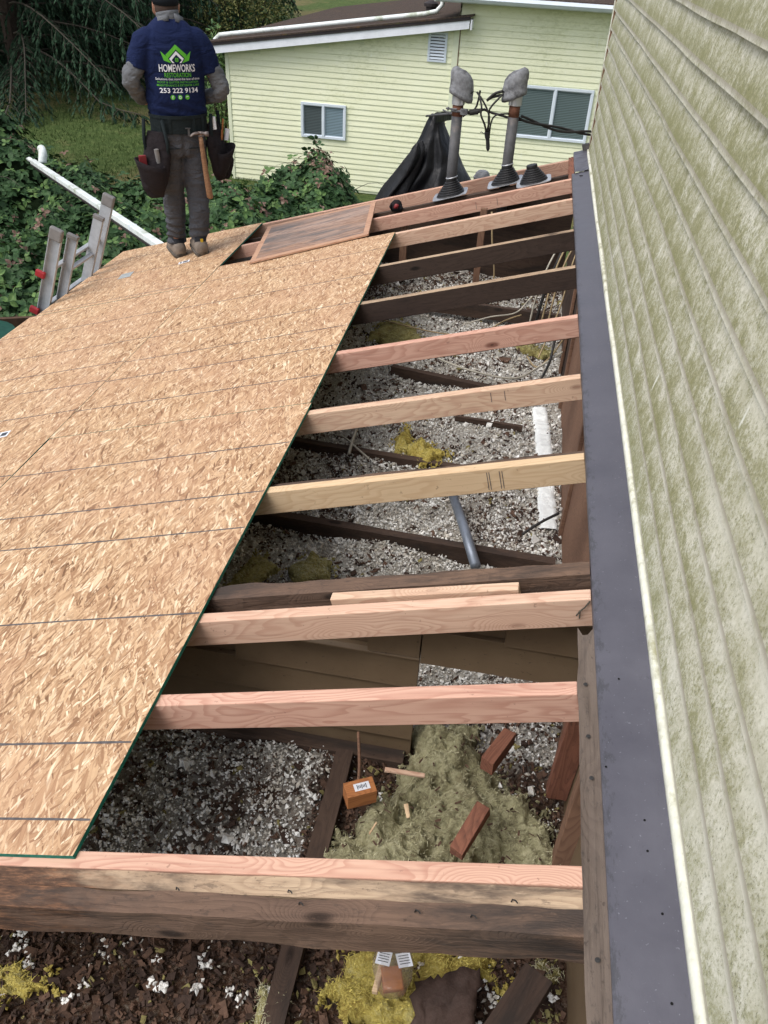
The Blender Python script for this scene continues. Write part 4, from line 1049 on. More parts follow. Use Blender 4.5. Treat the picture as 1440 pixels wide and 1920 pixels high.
# tarp over something behind the rim rafter
def tarp(label):
    rows = []; nU, nV = 60, 44
    # silhouette: left edge / right edge (x, z) from the top to the bottom
    L = [(-.800, -1.165), (-.835, -1.24), (-.885, -1.36), (-.94, -1.46), (-1.0, -1.56), (-1.13, -1.72), (-1.20, -1.84), (-1.25, -2.2), (-1.3, -2.6)]
    Rr = [(-.700, -1.17), (-.685, -1.25), (-.64, -1.33), (-.57, -1.43), (-.51, -1.53), (-.44, -1.63), (-.39, -1.75), (-.33, -2.2), (-.3, -2.6)]
    def lerp(A, t):
        f = t * (len(A) - 1); i = min(int(f), len(A) - 2); u = f - i
        return A[i][0] * (1 - u) + A[i + 1][0] * u, A[i][1] * (1 - u) + A[i + 1][1] * u
    b = MB(); rings = []
    for i in range(nV):
        t = i / (nV - 1); l = lerp(L, t); r = lerp(Rr, t); ring = []; wd = (r[0] - l[0]) / 2; cxx = (l[0] + r[0]) / 2
        for j in range(nU):
            a = 2 * math.pi * j / nU; fold = .11 * math.sin(a * 5 + 3 * fbm((t * 1.5, 2, 0), 1, 2)) + .06 * math.sin(a * 11 + t * 5) + .10 * fbm((math.cos(a) * 2, math.sin(a) * 2, t * 3), 1, 3)
            k = 1 + fold * min(1, t * 2.5) * abs(math.sin(a)) ** .7
            zz = (l[1] + r[1]) / 2 + (r[1] - l[1]) / 2 * math.cos(a)
            ring.append(Vector((cxx + wd * math.cos(a) * (1 + .3 * fold * t), 6.92 + (.06 + .30 * t) * math.sin(a) * k, zz + .02 * fbm((a, t * 6, 1), 1, 2))))
        rings.append(ring)
    b.ring(rings, True, True)
    # second bunch in front at the left
    rings = []
    S2 = [(-.865, -1.36, .01), (-.868, -1.38, .045), (-.88, -1.44, .070), (-.91, -1.52, .085), (-.96, -1.62, .10), (-1.02, -1.72, .12), (-1.06, -1.84, .14), (-1.2, -2.3, .2)]
    for i, (x, z, w_) in enumerate(S2):
        rings.append([Vector((x + w_ * math.cos(a) * (1 + .18 * math.sin(5 * a + i)), 6.72 + .8 * w_ * math.sin(a) * (1 + .25 * math.sin(4 * a + i * .7)), z + .03 * math.sin(3 * a + i) + .02 * math.cos(a))) for a in [2 * math.pi * j / 26 for j in range(26)]])
    b.ring(rings, True, True)
    # rolled strip along the cross arm toward the mast
    n = 14; rings = []
    for i in range(n + 1):
        t = i / n; c = Vector((-.775, 6.9, -1.195)).lerp(Vector((-.545, 6.14, -1.035)), t); rr = .035 * (1 - .35 * t)
        rings.append([c + Vector((0, rr * math.cos(a) * .7, rr * math.sin(a) * (1.2 + .3 * fbm((a, i, 0), 1, 2)))) for a in [2 * math.pi * j / 14 for j in range(14)]])
    b.ring(rings, True, True)
    o = b.build('plastic_tarp', M['tarp'], smooth=False); m = o.modifiers.new('s', 'SUBSURF'); m.levels = 1; m.render_levels = 1
    return tag(o, label, 'tarp')
tarp('black plastic sheeting draped to a peak behind the left service mast')
b = MB(); b.tube([(-.84, 6.92, -1.190), (-.54, 6.13, -1.02)], .008, 8); b.tube([(-.79, 6.91, -1.21), (-.79, 6.95, -4.5)], .025, 10)
tag(b.build('support_pole', M['steel'], smooth=True), 'thin grey pole under the peak of the black sheeting', 'pole')
b = MB(); c = Vector((-.362, 7.2, -1.70))
b.tube([(c.x, c.y, -4.5), (c.x, c.y, -1.72)], .03, 12); b.lathe([(.065, 0), (.072, .02), (.070, .05), (.055, .085), (.04, .10)], (c.x, c.y, -1.72), 16); b.lathe([(.075, .0), (.075, .008)], (c.x, c.y, -1.675), 16)
tag(b.build('vent_cap', M['cast'], smooth=False), 'small grey vent cap peeping over the rim rafter between the masts', 'vent cap')
# red and black glove on the old rafter
t = thing('work_glove', (-.90, 5.99, -1.645), 'small red and black work glove crumpled on the old dark rafter', 'glove')
b = MB(); b.loft([((-.90, 5.99, -1.675), (.040, 0, 0), (0, .03, 0)), ((-.90, 5.99, -1.65), (.046, 0, .004), (0, .034, 0)), ((-.905, 5.99, -1.62), (.040, 0, .008), (0, .03, 0)), ((-.90, 5.985, -1.60), (.020, 0, 0), (0, .015, 0))], 14); b.build('cuff', M['pouch'], t, smooth=True)
b = MB(); b.loft([((-.898, 5.965, -1.655), (.016, 0, .004), (0, .010, 0)), ((-.898, 5.962, -1.638), (.020, 0, .010), (0, .010, 0)), ((-.903, 5.968, -1.620), (.010, 0, .004), (0, .008, 0))], 12); b.build('palm', M['pouchred'], t, smooth=True)
for dx in (-.03, .032):
    b = MB(); b.tube([(-.90 + dx, 5.975, -1.665), (-.90 + dx * 1.4, 5.965, -1.645), (-.90 + dx * 1.2, 5.96, -1.625)], [.010, .009, .006], 8); b.build('finger', M['pouch'], t, smooth=True)

# ------------------------------------------------------------------ gutter / downspout lying in the brambles
A_ = Vector((-3.12, 6.78, -2.42)); B_ = Vector((-7.02, 11.15, -2.90)); D_ = (B_ - A_).normalized()
t = thing('downspout', tuple(A_), 'long white rectangular downspout reaching from the roof corner into the brambles', 'downspout')
mwd = frame(A_, D_, (0, 0, 1)); Ld = (B_ - A_).length
b = MB(); b.box((Ld / 2 - .15, 0, 0), (Ld - .3, .075, .055)); b.build('tube', M['whitedirty'], t, mwd, bevel=.006)
b = MB()
b.tube([(Ld - .32, 0, .0), (Ld - .1, .0, .0), (Ld + .12, 0, -.03)], [.030, .034, .024], 10); b.build('crimped_end', M['whitedirty'], t, mwd, smooth=True)
b = MB(); b.tube([(Ld - .62, -.07, .02), (Ld - .60, -.10, .14), (Ld - .46, -.12, .17), (Ld - .36, -.15, .06)], .055, 12, sub=4); b.build('elbow', M['whitedirty'], t, mwd, smooth=True)
b = MB(); b.box((Ld / 2 - .15, .048, -.03), (Ld - .5, .012, .02)); b.build('shadow_strip', M['dark'], t, mwd)  # downspout's black shadow, modelled as a dark strip along its lower side
for i in range(3):
    b = MB(); b.box((.9 + i * 1.5, 0, 0), (.03, .080, .060)); b.build('strap', M['vinyl'], t, mwd, bevel=.002)

# ------------------------------------------------------------------ ladder
TH = R(21); ld = Vector((math.sin(TH), 0, math.cos(TH))); lnm = Vector((math.cos(TH), 0, -math.sin(TH)))
lad = thing('extension_ladder', (-4.15, 5.5, -4.5), 'aluminium extension ladder leaning on the eave at the left roof edge', 'ladder')
def lp(y, L, n=0): return Vector((-3.345, y, -2.42)) + ld * L + lnm * n
for y, top, nn, wd in ((5.10, .70, 0, .028), (5.30, .60, .03, .024), (5.665, .63, .03, .024), (5.85, .73, 0, .028)):
    b = MB(); L0 = -2.2 if nn == 0 else -1.2
    mw = frame(lp(y, L0, nn), ld, lnm)
    Lr = top - L0; dp = .082 if nn == 0 else .07; sgn = 1 if y < 5.5 else -1
    b.box((Lr / 2, 0, 0), (Lr, .004, dp)); b.box((Lr / 2, sgn * wd / 2, dp / 2), (Lr, wd, .005)); b.box((Lr / 2, sgn * wd / 2, -dp / 2), (Lr, wd, .005))
    ra = b.build('rail', M['alu'], lad, mw)
    b = MB(); hh = .09 if nn == 0 else .03
    b.box((Lr - hh / 2 + .006, sgn * wd / 2, 0), (hh, wd + .012, dp + .012)); b.build('rail_cap', M['aluplast'], ra, mw, bevel=.010 if nn == 0 else .004)
for k in range(-6, 2):
    for (ya, yb, nn, dl, r) in ((5.10, 5.85, -.012, .0, .016), (5.30, 5.665, .035, -.045, .015)):
        L = .06 + k * .305 + dl
        if nn > 0 and L < -1.1: continue
        b = MB(); mw = frame(lp(ya, L, nn), (0, 1, 0), ld); b.box(((yb - ya) / 2, 0, 0), (yb - ya, .034, .022)); b.build('rung', M['alu'], lad, mw, bevel=.006)
for L in (.33, .03):
    b = MB(); b.box(lp(5.07, L, -.055), (.07, .03, .05), Matrix.Rotation(TH, 3, 'Y')); b.build('red_hook', M['redpl'], lad, bevel=.008)

# left edge: brown boards and green lid below the eave
tag(board('fence_rail', (-5.6, 6.35, -3.25), (-4.35, 7.35, -3.42), .05, .16, M['brownfence']), 'brown horizontal board in the brambles left of the ladder foot', 'fence board')
tag(board('fence_rail', (-5.6, 6.30, -3.45), (-4.40, 7.28, -3.60), .05, .12, M['brownfence']), 'lower brown board half hidden in the brambles left of the ladder', 'fence board')
b = MB(); b.lathe([(.20, 0), (.23, .5), (.25, .55), (.24, .60), (.12, .64), (.03, .66)], (-3.72, 4.86, -3.10), 20); b.lathe([(.2, -1.4), (.2, 0)], (-3.72, 4.86, -3.10), 20)
tag(b.build('green_bin', M['greenpl'], smooth=False), 'dark green plastic bin lid just visible below the left roof edge', 'bin')

# ------------------------------------------------------------------ neighbour house
nb = thing('neighbour_house', (-1.57, 17.056, -4.5), 'pale yellow-green neighbour house with a low sloping wing, beyond the brambles', 'house', rz=-math.atan(.0357))
NB = W(nb)
def nbuild(b, name, mat, **k): return b.build(name, mat, nb if 'parent' not in k else k.pop('parent'), NB, **k)
EX = .1017
rk = lambda u: 2.385 + (u + 4.57) * .1475     # underside line of the rake
# wing
b = MB()
for k_ in range(31):
    zb = .05 + k_ * EX; zt = zb + EX; u0 = max(-4.53, (zt - 2.385) / .1475 - 4.57)
    if u0 > -.12: break
    pr = [(-.004, zb), (-.016, zb), (-.0155, zb + .008), (-.011, zb + EX * .45), (-.002, zt)]
    n = 8
    b.ring([[Vector((u0 + (-.09 - u0) * i / n, yy + .001 * random.uniform(-1, 1), zz)) for yy, zz in pr] for i in range(n + 1)], False, False)
nbuild(b, 'wing_siding', M['sidfar'])
b = MB(); b.ring([[Vector((u, 0, 0)), Vector((u, 9.6, 0)), Vector((u, 9.6, rk(u) + .12)), Vector((u, 0, rk(u) + .12))] for u in (-4.57, -.02)]); nbuild(b, 'wing_wall', M['lime'])
b = MB(); b.box((-4.55, -.012, 1.2), (.075, .03, 2.4)); nbuild(b, 'corner_trim', M['lime'], bevel=.004)
b = MB(); b.box((-.045, -.012, 1.53), (.11, .032, 3.05)); nbuild(b, 'corner_trim', M['lime'], bevel=.004)
b = MB(); b.box((.018, -.02, 1.53), (.014, .012, 3.05)); nbuild(b, 'seam_strip', M['stud'])
# rake board, drip edge and wing roof
sl2 = math.atan(.1475)
def slab(mb, u0, u1, y0, y1, dz0, dz1):
    mb.ring([[Vector((u, y0, rk(u) + dz0)), Vector((u, y1, rk(u) + dz0)), Vector((u, y1, rk(u) + dz1)), Vector((u, y0, rk(u) + dz1))] for u in (u0, u1)])
b = MB(); slab(b, -4.87, .20, -.245, -.215, .0, .135); nbuild(b, 'rake_board', M['white'])
b = MB(); slab(b, -4.87, .19, -.215, -.02, .02, .035); nbuild(b, 'soffit', M['white'])
b = MB(); slab(b, -4.88, .21, -.262, -.20, .137, .185); nbuild(b, 'drip_edge', M['dark'])
b = MB(); slab(b, -4.92, -.03, -.27, 9.75, .187, .215); slab(b, -.032, .26, -.27, -.03, .187, .215); nbuild(b, 'wing_roof', M['shingle'])
b = MB(); b.box((.235, -.13, rk(.23) + .06), (.03, .26, .16)); nbuild(b, 'rake_return', M['white'], bevel=.003)
# downspout running across the wing roof
b = MB(); o_ = .215 + .06
b.tube([(-4.93, .30, rk(-4.93) + .10), (-4.90, .30, rk(-4.9) + .20), (-4.80, .30, rk(-4.8) + o_)] + [(u, .30, rk(u) + o_) for u in (-4.6, -3.5, -2.4, -1.3, -.72)] + [(-.50, .31, rk(-.5) + o_ + .02), (-.40, .33, rk(-.4) + o_ + .12), (-.38, .34, 3.9), (-.37, .35, 4.3)], .042, 12)
nbuild(b, 'downspout', M['whitedirty'], smooth=True)
b = MB(); b.lathe([(.10, 0), (.10, .14), (.14, .15), (.14, .20), (.05, .24)], (-.75, 1.2, rk(-.75) + .2), 14); nbuild(b, 'roof_vent', M['dark'])
# main body
b = MB(); b.box((3.6, 4.8, 1.78), (7.18, 9.6, 3.56)); nbuild(b, 'main_wall', M['lime'])
b = MB()
for k_ in range(36):
    zb = .03 + k_ * EX; zt = zb + EX
    if zt > 3.56: break
    pr = [(-.004, zb), (-.018, zb), (-.0175, zb + .008), (-.013, zb + EX * .45), (-.004, zt)]; n = 6
    b.ring([[Vector((.026 + 5 * i / n, yy, zz)) for yy, zz in pr] for i in range(n + 1)], False, False)
    if zt > 3.0: b.ring([[Vector((-.002 + yy, .0 + 9.0 * i / n, zz)) for yy, zz in pr] for i in range(n + 1)], False, False)
nbuild(b, 'main_siding', M['sidfar'])
b = MB(); b.ring([[Vector((u, -.35, 3.55)), Vector((u, -.33, 3.50)), Vector((u, 9.9, 5.2)), Vector((u, 9.9, 5.28)), Vector((u, -.35, 3.62))] for u in (-.45, 7.5)]); nbuild(b, 'main_roof', M['shingle'])
b = MB(); b.ring([[Vector((u, -.35, 3.60)), Vector((u, -.44, 3.60)), Vector((u, -.46, 3.55)), Vector((u, -.42, 3.50)), Vector((u, -.35, 3.49))] for u in (-.45, 7.5)]); nbuild(b, 'gutter', M['vinyl'])
b = MB(); b.box((3.5, -.16, 3.485), (7.9, .36, .012)); nbuild(b, 'main_soffit', M['white'])
def window(u0, u1, z0, z1, mats, split=.5):
    fw = .045; b = MB(); y = -.03
    b.box(((u0 + u1) / 2, y, z1 - fw / 2), (u1 - u0, .05, fw)); b.box(((u0 + u1) / 2, y, z0 + fw / 2), (u1 - u0, .05, fw))
    b.box((u0 + fw / 2, y - .001, (z0 + z1) / 2), (fw, .05, z1 - z0 - .002)); b.box((u1 - fw / 2, y - .001, (z0 + z1) / 2), (fw, .05, z1 - z0 - .002))
    us = u0 + (u1 - u0) * split; b.box((us, y - .003, (z0 + z1) / 2), (.045, .05, z1 - z0 - 2 * fw + .004))
    f = nbuild(b, 'window', M['vinyl'], bevel=.003)
    for a, c, m in ((u0 + fw, us - .022, mats[0]), (us + .022, u1 - fw, mats[1])):
        b = MB(); b.box(((a + c) / 2, -.012, (z0 + z1) / 2), (c - a, .016, z1 - z0 - 2 * fw)); b.build('pane', m, f, NB)
        b = MB(); ww = .014
        b.box(((a + c) / 2, -.028, z0 + fw + ww / 2), (c - a, .014, ww)); b.box(((a + c) / 2, -.028, z1 - fw - ww / 2), (c - a, .014, ww))
        b.box((a + ww / 2, -.028, (z0 + z1) / 2), (ww, .0145, z1 - z0 - 2 * fw)); b.box((c - ww / 2, -.028, (z0 + z1) / 2), (ww, .0145, z1 - z0 - 2 * fw)); b.build('sash', M['vinyl'], f, NB)
window(-3.036, -2.11, .985, 1.623, (M['blindL'], M['blindR']))
window(1.20, 2.60, 1.345, 2.25, (M['blindW'], M['blindW']), .5)
b = MB(); u0, u1, z0, z1 = -.56, -.205, 2.50, 2.985
for a, c, d, e in ((u0, u1, z1 - .035, z1), (u0, u1, z0, z0 + .035), (u0, u0 + .04, z0 + .035, z1 - .035), (u1 - .04, u1, z0 + .035, z1 - .035)): b.box(((a + c) / 2, -.025, (d + e) / 2), (c - a, .03, e - d))
gv = nbuild(b, 'gable_vent', M['vinyl'])
b = MB(); b.box(((u0 + u1) / 2, -.010, (z0 + z1) / 2), (u1 - u0 - .08, .012, z1 - z0 - .07)); b.build('vent_recess', M['dark'], gv, NB)
b = MB()
for i in range(8): b.box(((u0 + u1) / 2, -.026, z0 + .062 + i * .0515), (u1 - u0 - .08, .006, .036), Matrix.Rotation(R(-28), 3, 'X'))
b.build('louvre', M['vinyl'], gv, NB)

# ------------------------------------------------------------------ worker
PH = R(33)
person = thing('person', (-2.40, 5.70, -2.065), 'worker seen from behind in navy printed T-shirt, grey sleeves, charcoal trousers and dark cap', 'person', rz=PH)
PM = W(person)
def remesh(mb, vox, smooth=3, disp=None):
    me = bpy.data.meshes.new('tmp'); me.from_pydata([tuple(p) for p in mb.v], [], mb.f)
    bm = bmesh.new(); bm.from_mesh(me); bmesh.ops.recalc_face_normals(bm, faces=bm.faces); bm.to_mesh(me); bm.free()
    o = bpy.data.objects.new('tmp', me); COL.objects.link(o)
    m = o.modifiers.new('r', 'REMESH'); m.mode = 'VOXEL'; m.voxel_size = vox
    m = o.modifiers.new('s', 'SMOOTH'); m.iterations = smooth; m.factor = .6
    bpy.context.view_layer.update(); dg = bpy.context.evaluated_depsgraph_get()
    ev = bpy.data.meshes.new_from_object(o.evaluated_get(dg))
    r = MB(); nn = [v.normal.copy() for v in ev.vertices]
    r.v = [v.co.copy() + (nn[i] * disp(v.co) if disp else Vector()) for i, v in enumerate(ev.vertices)]
    r.f = [tuple(p.vertices) for p in ev.polygons]; r.mi = [0] * len(r.f)
    bpy.data.objects.remove(o); bpy.data.meshes.remove(me); bpy.data.meshes.remove(ev)
    return r
EL, ER = Vector((-.290, -.03, 1.165)), Vector((.305, -.045, 1.11))
WL, WR = Vector((-.185, .17, 1.02)), Vector((.16, .19, 1.03))
HC = Vector((.0, .085, 1.585))                       # head centre
FLt, FRt = Vector((-.070, .10, -.035)), Vector((.062, -.085, .026))   # heels
# body: one continuous surface
b = MB()
b.loft([((0, 0, .80), (.15, 0, 0), (0, .10, 0)), ((0, 0, .95), (.16, 0, 0), (0, .105, 0)), ((0, 0, 1.15), (.15, 0, 0), (0, .09, 0)), ((0, 0, 1.35), (.15, 0, 0), (0, .095, 0)), ((0, .0, 1.43), (.11, 0, 0), (0, .07, 0)), ((0, .02, 1.47), (.06, 0, 0), (0, .06, 0))], 24)
b.tube([(0, .0, 1.40), (0, .04, 1.50), HC + Vector((0, -.01, -.03))], [.065, .060, .058], 16)
b.sphere(HC, (.077, .097, .112), 24, 16); b.sphere(HC + Vector((0, .035, -.055)), (.055, .058, .058), 18, 12)
b.tube([HC + Vector((0, .095, .02)), HC + Vector((0, .118, -.018))], [.010, .016], 8)
for s in (-1, 1):
    b.loft([(HC + Vector((s * .078, -.008, -.034)), (.004 * s, .010, 0), (0, 0, .012)), (HC + Vector((s * .084, -.012, -.008)), (.005 * s, .016, 0), (0, 0, .024)), (HC + Vector((s * .088, -.018, .012)), (.004, .012, 0), (0, 0, .020))], 10)
    E_, W_ = (EL, WL) if s < 0 else (ER, WR)
    b.tube([(s * .12, 0, 1.40), (s * .17, -.005, 1.38), E_, W_], [.055, .052, .040, .028], 14)
    # hand: palm, four fingers and a thumb closed on something held before the belly
    pd = (Vector((s * .04, .24, 1.02)) - W_).normalized(); pc = W_ + pd * .045
    sx = pd.cross(Vector((0, 0, 1))).normalized()
    b.loft([(W_, sx * .026, Vector((0, 0, .018))), (pc, sx * .016, Vector((0, 0, .040))), (W_ + pd * .088, sx * .014, Vector((0, 0, .041)))], 12)
    for q in range(4):
        k0 = W_ + pd * .085 + Vector((0, 0, .030 - .020 * q)); L = (.030, .034, .032, .025)[q]
        inn = Vector((0, .55, 0)) + Vector((-s * .2, 0, 0))
        b.tube([k0 - pd * .01, k0 + pd * L, k0 + pd * (L + .012) + inn * .035, k0 + pd * (L - .006) + inn * .060], [.0088, .0084, .0078, .0066], 8)
    b.tube([W_ + pd * .03 + Vector((0, 0, .030)), W_ + pd * .055 + Vector((0, .012, .056)), W_ + pd * .085 + Vector((0, .020, .064))], [.012, .0105, .0085], 8)
    F_ = FLt if s < 0 else FRt
    b.tube([(s * .085, 0, .86), (s * .09, .02 + F_.y * .3, .46 + F_.z * .5), (F_.x, F_.y + .03, F_.z + .09)], [.080, .054, .038], 14)
    b.tube([F_ + Vector((0, .01, .06)), F_ + Vector((s * .01, .10, .045)), F_ + Vector((s * .015, .19, .03))], [.034, .034, .026], 12)
rb = remesh(b, .0065, 2)
rb.build('body', M['skin'], person, PM, smooth=True, fix=False)
# hair + cap
b = MB(); b.loft([(HC + Vector((0, -.012, -.055)), (.060, 0, 0), (0, .068, 0)), (HC + Vector((0, -.012, -.02)), (.0765, 0, 0), (0, .089, 0)), (HC + Vector((0, -.004, .02)), (.0795, 0, 0), (0, .097, 0)), (HC + Vector((0, -.002, .06)), (.072, 0, 0), (0, .090, 0))], 26)
for i_, p in enumerate(b.v):
    q = p - HC
    if q.y > .02: b.v[i_] = HC + Vector((q.x * .9, q.y * .75, q.z))
b.build('hair', M['hair'], person, PM, smooth=True)
cap = MB(); cap.loft([(HC + Vector((0, .0, .018)), (.085, 0, 0), (0, .104, .010)), (HC + Vector((0, .0, .050)), (.087, 0, 0), (0, .106, .008)), (HC + Vector((0, 0, .085)), (.080, 0, 0), (0, .098, 0)), (HC + Vector((0, 0, .112)), (.060, 0, 0), (0, .074, 0)), (HC + Vector((0, 0, .126)), (.028, 0, 0), (0, .036, 0)), (HC + Vector((0, 0, .129)), (.006, 0, 0), (0, .006, 0))], 28)
cap.sphere(HC + Vector((0, 0, .131)), .008, 8, 6)
cp = cap.build('cap', M['capm'], person, PM, smooth=True)
b = MB(); rings = []
for i in range(9):
    t = i / 8; rings.append([HC + Vector((.078 * math.sin(a) * (1 - .18 * t * t), .088 * (1 - .25 * abs(math.sin(a)) ** 2) + .075 * t * math.cos(a * .75) - .01, .026 - .035 * t - .018 * abs(math.sin(a)) ** 2 * t - .012 * abs(math.sin(a)))) for a in [-1.3 + 2.6 * k / 14 for k in range(15)]])
b.ring(rings, False, False); o = b.build('cap_visor', M['capm'], cp, PM, smooth=True); m = o.modifiers.new('s', 'SOLIDIFY'); m.thickness = .004
# long grey sleeves and collar
def fold(c, f1=60, a=.006):
    return a * (fbm((c.x * 9, c.y * 9, c.z * 22), 1.0, 3)) + a * .5 * fbm((c.x * 20, c.y * 20, c.z * 55), 1.0, 2)
for s in (-1, 1):
    b = MB(); E_, W_ = (EL, WL) if s < 0 else (ER, WR)
    b.tube([Vector((s * .218, -.010, 1.30)), (Vector((s * .218, -.010, 1.30)) + E_) / 2 + Vector((s * .008, 0, 0)), E_ + Vector((-s * .004, .004, .01)), E_ * .62 + W_ * .38 + Vector((0, 0, -.012)), W_ * .88 + E_ * .12], [.062, .060, .057, .050, .038], 18, sub=5)
    rb = remesh(b, .007, 2, lambda c: fold(c, a=.010)); rb.build('sleeve', M['greysl'], person, PM, smooth=True, fix=False)
b = MB(); b.loft([((0, .030, 1.500), (.092, 0, .0), (0, .080, .0)), ((0, .034, 1.522), (.078, 0, .004), (0, .072, -.006)), ((0, .042, 1.548), (.072, 0, .008), (0, .070, -.012)), ((0, .046, 1.560), (.075, 0, .008), (0, .073, -.014)), ((0, .046, 1.556), (.069, 0, .008), (0, .067, -.014)), ((0, .036, 1.52), (.066, 0, 0), (0, .062, -.01))], 28)
b.box((.060, -.026, 1.525), (.075, .006, .050), Euler((-.5, .35, .55)).to_matrix()); b.box((-.045, -.034, 1.528), (.07, .006, .036), Euler((-.5, -.2, -.35)).to_matrix())
b.build('collar', M['greysl'], person, PM, smooth=True)
# T-shirt
b = MB()
b.loft([((0, .0, .965), (.188, 0, 0), (0, .130, 0)), ((0, .0, 1.0), (.196, 0, 0), (0, .137, 0)), ((0, -.004, 1.06), (.198, 0, 0), (0, .136, 0)), ((0, -.004, 1.16), (.196, 0, 0), (0, .128, 0)), ((0, -.004, 1.28), (.206, 0, 0), (0, .130, 0)), ((0, -.002, 1.37), (.204, 0, 0), (0, .126, 0)), ((0, .002, 1.43), (.185, 0, 0), (0, .112, 0)), ((0, .012, 1.475), (.150, 0, 0), (0, .096, 0)), ((0, .025, 1.512), (.105, 0, 0), (0, .080, 0)), ((0, .035, 1.532), (.078, 0, 0), (0, .070, 0))], 30, p=2.25)
for s in (-1, 1):
    b.tube([(s * .115, .004, 1.405), (s * .165, .0, 1.395), (s * .205, -.008, 1.335), (s * .236, -.014, 1.245 if s < 0 else 1.215)], [.080, .082, .078, .074], 20, sub=4)
def shirtfold(c):
    lowb = max(0, 1.10 - c.z) * 3
    return .004 * fbm((c.x * 7, c.y * 7, c.z * 5), 1, 3) + .012 * lowb * math.sin(c.z * 105 + 5 * fbm((c.x * 3, c.y * 3, 0), 1, 2) + c.x * 10) + .006 * fbm((c.x * 16 + c.z * 9, c.y * 10, c.z * 6), 1, 2) * (abs(c.x) > .12)
rs = remesh(b, .0075, 3, shirtfold)
shirt = rs.build('t_shirt', M['navy'], person, PM, smooth=True, fix=False)
bvh = BVHTree.FromPolygons([tuple(v) for v in rs.v], rs.f)
def onback(x, z, off):
    h = bvh.ray_cast(Vector((x, -1, z)), Vector((0, 1, 0)))
    p = h[0] if h[0] else Vector((x, -.12, z))
    return Vector((p.x, p.y - off, p.z))
def printed(name, polys, mat, off=.0022):
    """polys: (verts2d, faces) laid on the shirt back"""
    b = MB()
    for vs, fs in polys: b.add([onback(x, z, off) for x, z in vs], fs)
    return b.build(name, mat, shirt, PM, fix=False)
def text_mesh(body, cx_, cz_, width, height, bold=.0, shear=0.0):
    cu = bpy.data.curves.new('t', 'FONT'); cu.body = body; cu.size = 1; cu.align_x = 'LEFT'; cu.offset = bold; cu.resolution_u = 3; cu.shear = shear
    o = bpy.data.objects.new('t', cu); COL.objects.link(o); bpy.context.view_layer.update()
    me = bpy.data.meshes.new_from_object(o.evaluated_get(bpy.context.evaluated_depsgraph_get()))
    bm = bmesh.new(); bm.from_mesh(me)
    xs_ = [v.co.x for v in bm.verts]; zs_ = [v.co.y for v in bm.verts]; x0, x1, y0, y1 = min(xs_), max(xs_), min(zs_), max(zs_)
    vs = [(cx_ - width / 2 + (v.co.x - x0) / (x1 - x0) * width, cz_ - height / 2 + (v.co.y - y0) / (y1 - y0) * height) for v in bm.verts]
    fs = [tuple(v.index for v in f.verts) for f in bm.faces]; bm.free()
    bpy.data.objects.remove(o); bpy.data.curves.remove(cu); bpy.data.meshes.remove(me)
    return vs, fs
LX = 0.0
def quadstrip(pts):     # list of (x,z) quads
    out = []
    for q in pts:
        n = 5; vs = []; fs = []
        for i in range(n + 1):
            for j in range(2):
                t = i / n; a = Vector(q[0]).lerp(Vector(q[1]), t); c = Vector(q[3]).lerp(Vector(q[2]), t); p = a if j == 0 else c
                vs.append((p.x, p.y))
        for i in range(n): fs.append((2 * i, 2 * i + 2, 2 * i + 3, 2 * i + 1))
        out.append((vs, fs))
    return out
zt_ = 1.395
gq = []; wq = []
for s in (-1, 1):
    # roof-shaped green chevron with an arrow fin at each end
    gq.append([(LX, zt_), (LX + s * .068, zt_ - .058), (LX + s * .055, zt_ - .078), (LX, zt_ - .028)])
    gq.append([(LX + s * .097, zt_ - .038), (LX + s * .081, zt_ - .090), (LX + s * .034, zt_ - .105), (LX + s * .060, zt_ - .070)])
    wq.append([(LX, zt_ - .036), (LX + s * .047, zt_ - .080), (LX + s * .036, zt_ - .090), (LX, zt_ - .056)])
    wq.append([(LX + s * .047, zt_ - .080), (LX + s * .028, zt_ - .104), (LX + s * .016, zt_ - .104), (LX + s * .034, zt_ - .086)])
printed('logo_roof', quadstrip(gq), M['prgreen']); printed('logo_gable', quadstrip(wq), M['prwhite'])
cq = []
for k in range(4):
    a0 = k * math.pi / 2; vs = [(LX + .0015 * math.cos(a0 + .785), zt_ - .086 + .0015 * math.sin(a0 + .785))] + [(LX + .0125 * math.cos(a0 + .13 + (1.31) * i / 5), zt_ - .086 + .0125 * math.sin(a0 + .13 + 1.31 * i / 5)) for i in range(6)]
    cq.append((vs, [tuple(range(7))]))
printed('logo_window', cq, M['prgreen'])
printed('lettering', [text_mesh('HOMEWORKS', LX, 1.262, .232, .044, .014)], M['prwhite'])
printed('lettering', [text_mesh('RESTORATION', LX, 1.222, .172, .027, .008)], M['prgreen'])
printed('lettering', [text_mesh('Solutions that stand the test of time', LX, 1.199, .285, .014, .003)], M['prwhite'])
printed('lettering', [text_mesh('ROOF & GUTTER INSTALLATION', LX, 1.180, .265, .0125, .003)], M['prgreen'])
printed('lettering', [text_mesh('MAINTENANCE & EXTERIOR CARE', LX, 1.162, .275, .0125, .003)], M['prgreen'])
printed('lettering', [text_mesh('253 222 9134', LX, 1.132, .250, .029, .016)], M['prwhite'])
for k, (dx) in enumerate((-.048, 0, .048)):
    vs = [(LX + dx + .0145 * math.cos(a), 1.092 + .0145 * math.sin(a)) for a in [2 * math.pi * i / 18 for i in range(18)]]
    printed('round_icon', [(vs, [tuple(range(18))])], M['prgreen'])
printed('icon_mark', [text_mesh('f', LX - .048, 1.092, .008, .019, .02)], M['prwhite'], .0032)
